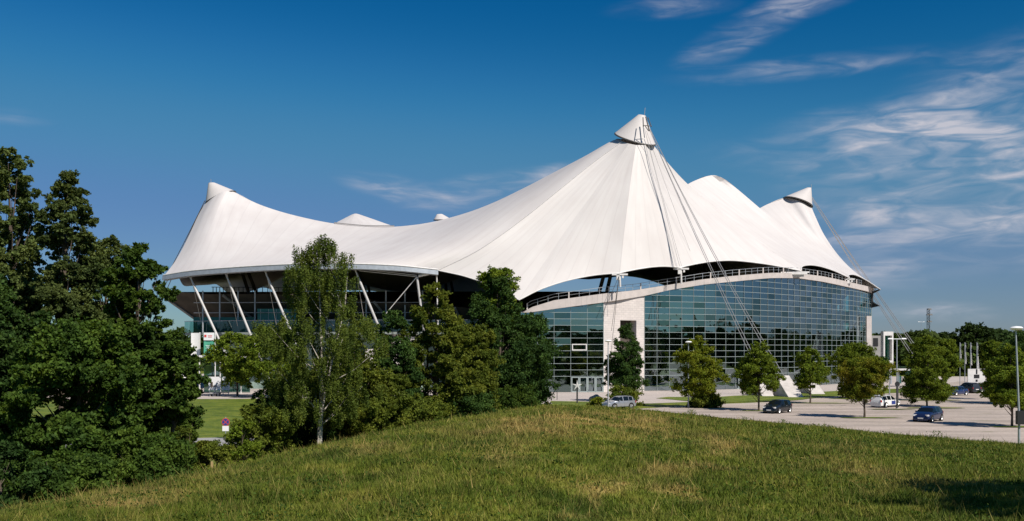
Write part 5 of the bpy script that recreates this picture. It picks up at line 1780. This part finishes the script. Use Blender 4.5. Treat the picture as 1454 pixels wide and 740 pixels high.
ptree(1436, 606.5, 485, 577, 40, 'broad tree at the right edge behind the nearest lamp post', 'leaf_park', 70, 'drop', 26000, .13)
ptree(1410, 568, 482, 540, 17, 'tree above the hidden dark car at the right', 'leaf_park', 71, 'round', 12000, .17)
ptree(1462, 575, 470, 556, 40, 'dark tree cut by the right picture edge', 'leaf_dark', 72, 'round', 15000, .17)
ptree(1250, 553, 505, 540, 16, 'small tree below the portal frame', 'leaf_dark', 73, 'round', 5000, .2)


def bush(px, by, ytop, hw, lab, leafm, seed, nleaf=6000):
    D = EYE * F / (by - HOR)
    return crown_tree(px, D, ytop, by, hw, name='shrub', label=lab, cat='shrub', kind='bush', leafm=M[leafm], bark=BK, nleaf=nleaf, size=.13, clumps=36, crad=.28, seed=seed, trunk_r=.04, group='shrubs at the edge of the car park')


bush(886, 576, 546, 24, 'round shrub behind the silver hatchback', 'leaf_olive', 81, 9000)
bush(847, 578, 562, 12, 'small pale shrub left of the silver hatchback', 'leaf_bright', 82, 3000)
bush(1000, 579, 556, 25, 'low shrub under the bright yellow-green tree', 'leaf_olive', 83, 8000)
bush(1200, 565, 543, 12, 'brownish shrub under the greener tree', 'leaf_yellow', 84, 4000)
bush(1234, 566, 546, 15, 'green shrub behind the yellowing tree trunk', 'leaf_park', 85, 5000)
bush(1330, 568, 548, 14, 'shrub right of the large green tree trunk', 'leaf_park', 86, 4000)

# tree outside the picture on the right whose shade falls on the meadow, and the row behind the camera that the glass mirrors
x, y = 15.8, 16.2
make_tree('lime_tree', 'lime tree just outside the right picture edge shading the meadow', 'tree', (x, y, tz(x, y) - .05), 8.6, 3.0, 3.7, 'round', M['leaf_park'], BK, 36000, .11, 80, .28, 91, .18)
src = make_tree('lime_tree', 'lime tree behind the viewpoint, nearest to the path', 'tree', (4, -34, tz(4, -34) - .05), 14, 1.5, 5, 'drop', M['leaf_far'], BK, 16000, .30, 80, .26, 92, .3, group='trees behind the viewpoint')
for k, (x, y, s) in enumerate(((-16, -44, 1.15), (22, -50, .8), (40, -46, .7), (62, -56, .62), (90, -60, .6), (-42, -40, 1.1), (118, -60, .55))):
    copy_thing(src, (x, y, tz(x, y) - .05), k * 1.3, ('far left', 'right of centre', 'rounder', 'fifth from the left', 'tall outer', 'leftmost', 'rightmost')[k] + ' lime tree of the row behind the viewpoint', (s, s, s))

belt = make_tree('maple_tree', 'maple just beyond the left picture edge, nearest to the path', 'tree', (-27, 42, -.05), 12, .4, 4.2, 'round', M['leaf_maple'], BK, 30000, .12, 100, .24, 95, .25, group='trees continuing the belt to the left')
for k, (x, y, s) in enumerate(((-33, 35, .9), (-37, 48, 1.15), (-45, 38, 1.0), (-30, 27, .75))):
    copy_thing(belt, (x, y, tz(x, y) - .05), 1 + k * 1.4, ('smaller', 'tallest', 'outermost', 'lowest')[k] + ' maple of the belt beyond the left picture edge', (s, s, s))
# distant wood: nobody could count it
def wood(name, label, n, size, seed, az0, az1, d0, d1, h0, h1, gaps=1.0):
    r = np.random.default_rng(seed)
    a = r.uniform(az0, az1, n)
    lay = r.random(n)
    dist = d0 + (d1 - d0) * np.floor(lay * 4) / 4 + r.normal(size=n) * 3
    top = h0 + (h1 - h0) * fbm(a * 34 + lay * 0 + np.floor(lay * 4) * 7, a * 0 + np.floor(lay * 4) * 3.3 + seed, 4)
    lump = np.abs(np.sin(a * dist / 4.3 + np.floor(lay * 4) * 2 + np.sin(a * 60) * 1.5)) ** .6
    top = top * (.72 + .28 * lump)
    z = top * r.random(n) ** .55
    dist = dist - lump * 3.5 * (1 - (z / top) ** 2) * 1.2
    C = np.stack([np.sin(a) * dist, np.cos(a) * dist, z], 1)
    out = np.stack([-np.sin(a), -np.cos(a), a * 0 + .4], 1)
    me = leaves_mesh(name, C, size * r.uniform(.6, 1.4, n), M['leaf_far'], r, out=out)
    o = bpy.data.objects.new(name, me); col.objects.link(o)
    return tag(o, label, kind='stuff')


wood('distant_wood', 'dark wood closing the horizon behind the car park', 110000, .75, 5, .10, 1.0, 300, 400, 7.5, 16)
wood('distant_wood', 'dark wood far behind the trees on the left', 50000, 1.0, 6, -1.0, .10, 350, 430, 8, 16)
wood('distant_wood', 'wood all round behind the viewpoint', 60000, 2.0, 8, 1.0, 5.3, 330, 420, 12, 24)
for k, (px, D, yt, hw, lab) in enumerate(((1385, 270, 457, 30, 'tall dark tree rising above the distant wood, left one'), (1412, 275, 463, 24, 'tall dark tree rising above the distant wood, right one'), (1275, 280, 471, 22, 'dark tree in the distance right of the portal frame'), (1298, 285, 467, 20, 'dark round tree in the distance left of the antenna tower'), (1345, 285, 470, 26, 'dark tree in the distance right of the antenna tower'), (1450, 280, 466, 26, 'dark distant tree behind the nearest lamp head'))):
    x = XD(px, D)
    make_tree('oak_tree', lab, 'tree', (x, D, -.05), EYE + (HOR - yt) / F * D, 1.0, hw / F * D, 'round', M['leaf_far'], BK, 11000, .42, 60, .28, 100 + k, .4, group='tall trees at the edge of the distant wood')

# ------------------------------------------------------------------ meadow grass
def blades():
    r = np.random.default_rng(77)
    n = 640000
    # evenly over the picture rather than over the ground: far grass is thinner
    px = r.uniform(-120, 1580, n)
    u = r.random(n)
    Yc = np.interp(px, _T[:, 0], _T[:, 2])
    Y = 13.0 * (Yc * 1.04 / 13.0) ** (u ** .72)
    X = (px - CX) / F * Y
    dry = dryness(X, Y)
    tuft = fbm(X * 1.9, Y * 1.9, 3)
    low = fbm(X * .25 + 70, Y * .25 + 20, 3)
    hgt = (.05 + .19 * np.clip(tuft * 2 - .6, 0, 1.2) * np.clip(low * 2.2 - .4, .25, 1.3)) * r.uniform(.5, 1.4, n)
    stalk = (r.random(n) < .012 + .06 * dry)
    hgt = np.where(stalk, hgt * 1.8 + .12, hgt)
    bare = dry > .8
    hgt = np.where(bare, hgt * .35, hgt)
    Z = terrain(X, Y)
    keep = Z > .06
    X, Y, Z, hgt, dry, stalk = X[keep], Y[keep], Z[keep], hgt[keep], dry[keep], stalk[keep]
    n = len(X)
    a = r.uniform(0, math.pi, n)
    w = (.006 + .00045 * Y) * r.uniform(.7, 1.5, n) * np.where(stalk, .6, 1)
    lx, ly = r.normal(size=n) * .45 * hgt, r.normal(size=n) * .45 * hgt
    base = np.stack([X, Y, Z - .02], 1)
    side = np.stack([np.cos(a) * w, np.sin(a) * w, a * 0], 1)
    tip_ = base + np.stack([lx, ly, hgt + .02], 1)
    v = np.stack([base - side, base + side, tip_], 1).reshape(-1, 3)
    f = np.arange(3 * n).reshape(-1, 3)
    dd = np.clip(dry + np.where(stalk, .35, 0) + (r.random(n) < .05) * .45, 0, 1)
    me = np_mesh('grass', v, f, M['blade'], {'dry': ('FACE', dd), 'tint': ('FACE', r.random(n))})
    o = bpy.data.objects.new('grass', me); col.objects.link(o)
    tag(o, 'tall and dry meadow grass on the hill', kind='stuff')


blades()
# weeds along the edge of the meadow and dry stalks
r_ = np.random.default_rng(9)
C = []; S = []
for (px, n_, h) in ((982, 200, .6), (1058, 120, .4), (1330, 260, .7), (1112, 160, .5), (1180, 90, .35), (1400, 90, .4), (655, 100, .5), (935, 120, .4), (1240, 70, .3), (905, 120, .4)):
    Yc = float(np.interp(px, _T[:, 0], _T[:, 2])) * .98
    X0 = XD(px, Yc)
    for _ in range(n_):
        x = X0 + r_.normal() * .35; y = Yc + r_.normal() * .3
        hh_ = r_.random() ** 1.6; C.append((x * 1.0 - (x - X0) * hh_ * .6, y, tz(x, y) + hh_ * h * .8)); S.append(.045)
for _ in range(420):
    px = r_.uniform(0, 1454); Yc = float(np.interp(px, _T[:, 0], _T[:, 2])); Y = 15 * (Yc / 15) ** (r_.random() ** .8)
    X = XD(px, Y); n_ = int(r_.integers(12, 60)); sp_ = r_.uniform(.12, .45)
    for _ in range(n_):
        x = X + r_.normal() * sp_; y = Y + r_.normal() * sp_
        C.append((x, y, tz(x, y) + .03 + r_.random() ** 1.5 * sp_ * .6)); S.append(.022 + .0006 * Y)
me = leaves_mesh('weeds', np.array(C), np.array(S), M['leaf_maple'], r_)
o = bpy.data.objects.new('weeds', me); col.objects.link(o); tag(o, 'weeds along the upper edge of the meadow', kind='stuff')
for k, px in enumerate((297, 236, 372, 385)):
    pass
fp = thing('fence_post', 'short weathered wooden post in the grass below the shrubs', 'post', (XD(301, 35.5), 35.5, tz(XD(301, 35.5), 35.5)))
MB().box((0, 0, .2), (.08, .08, .5), taper=.8).build('post', M['dry'], fp)
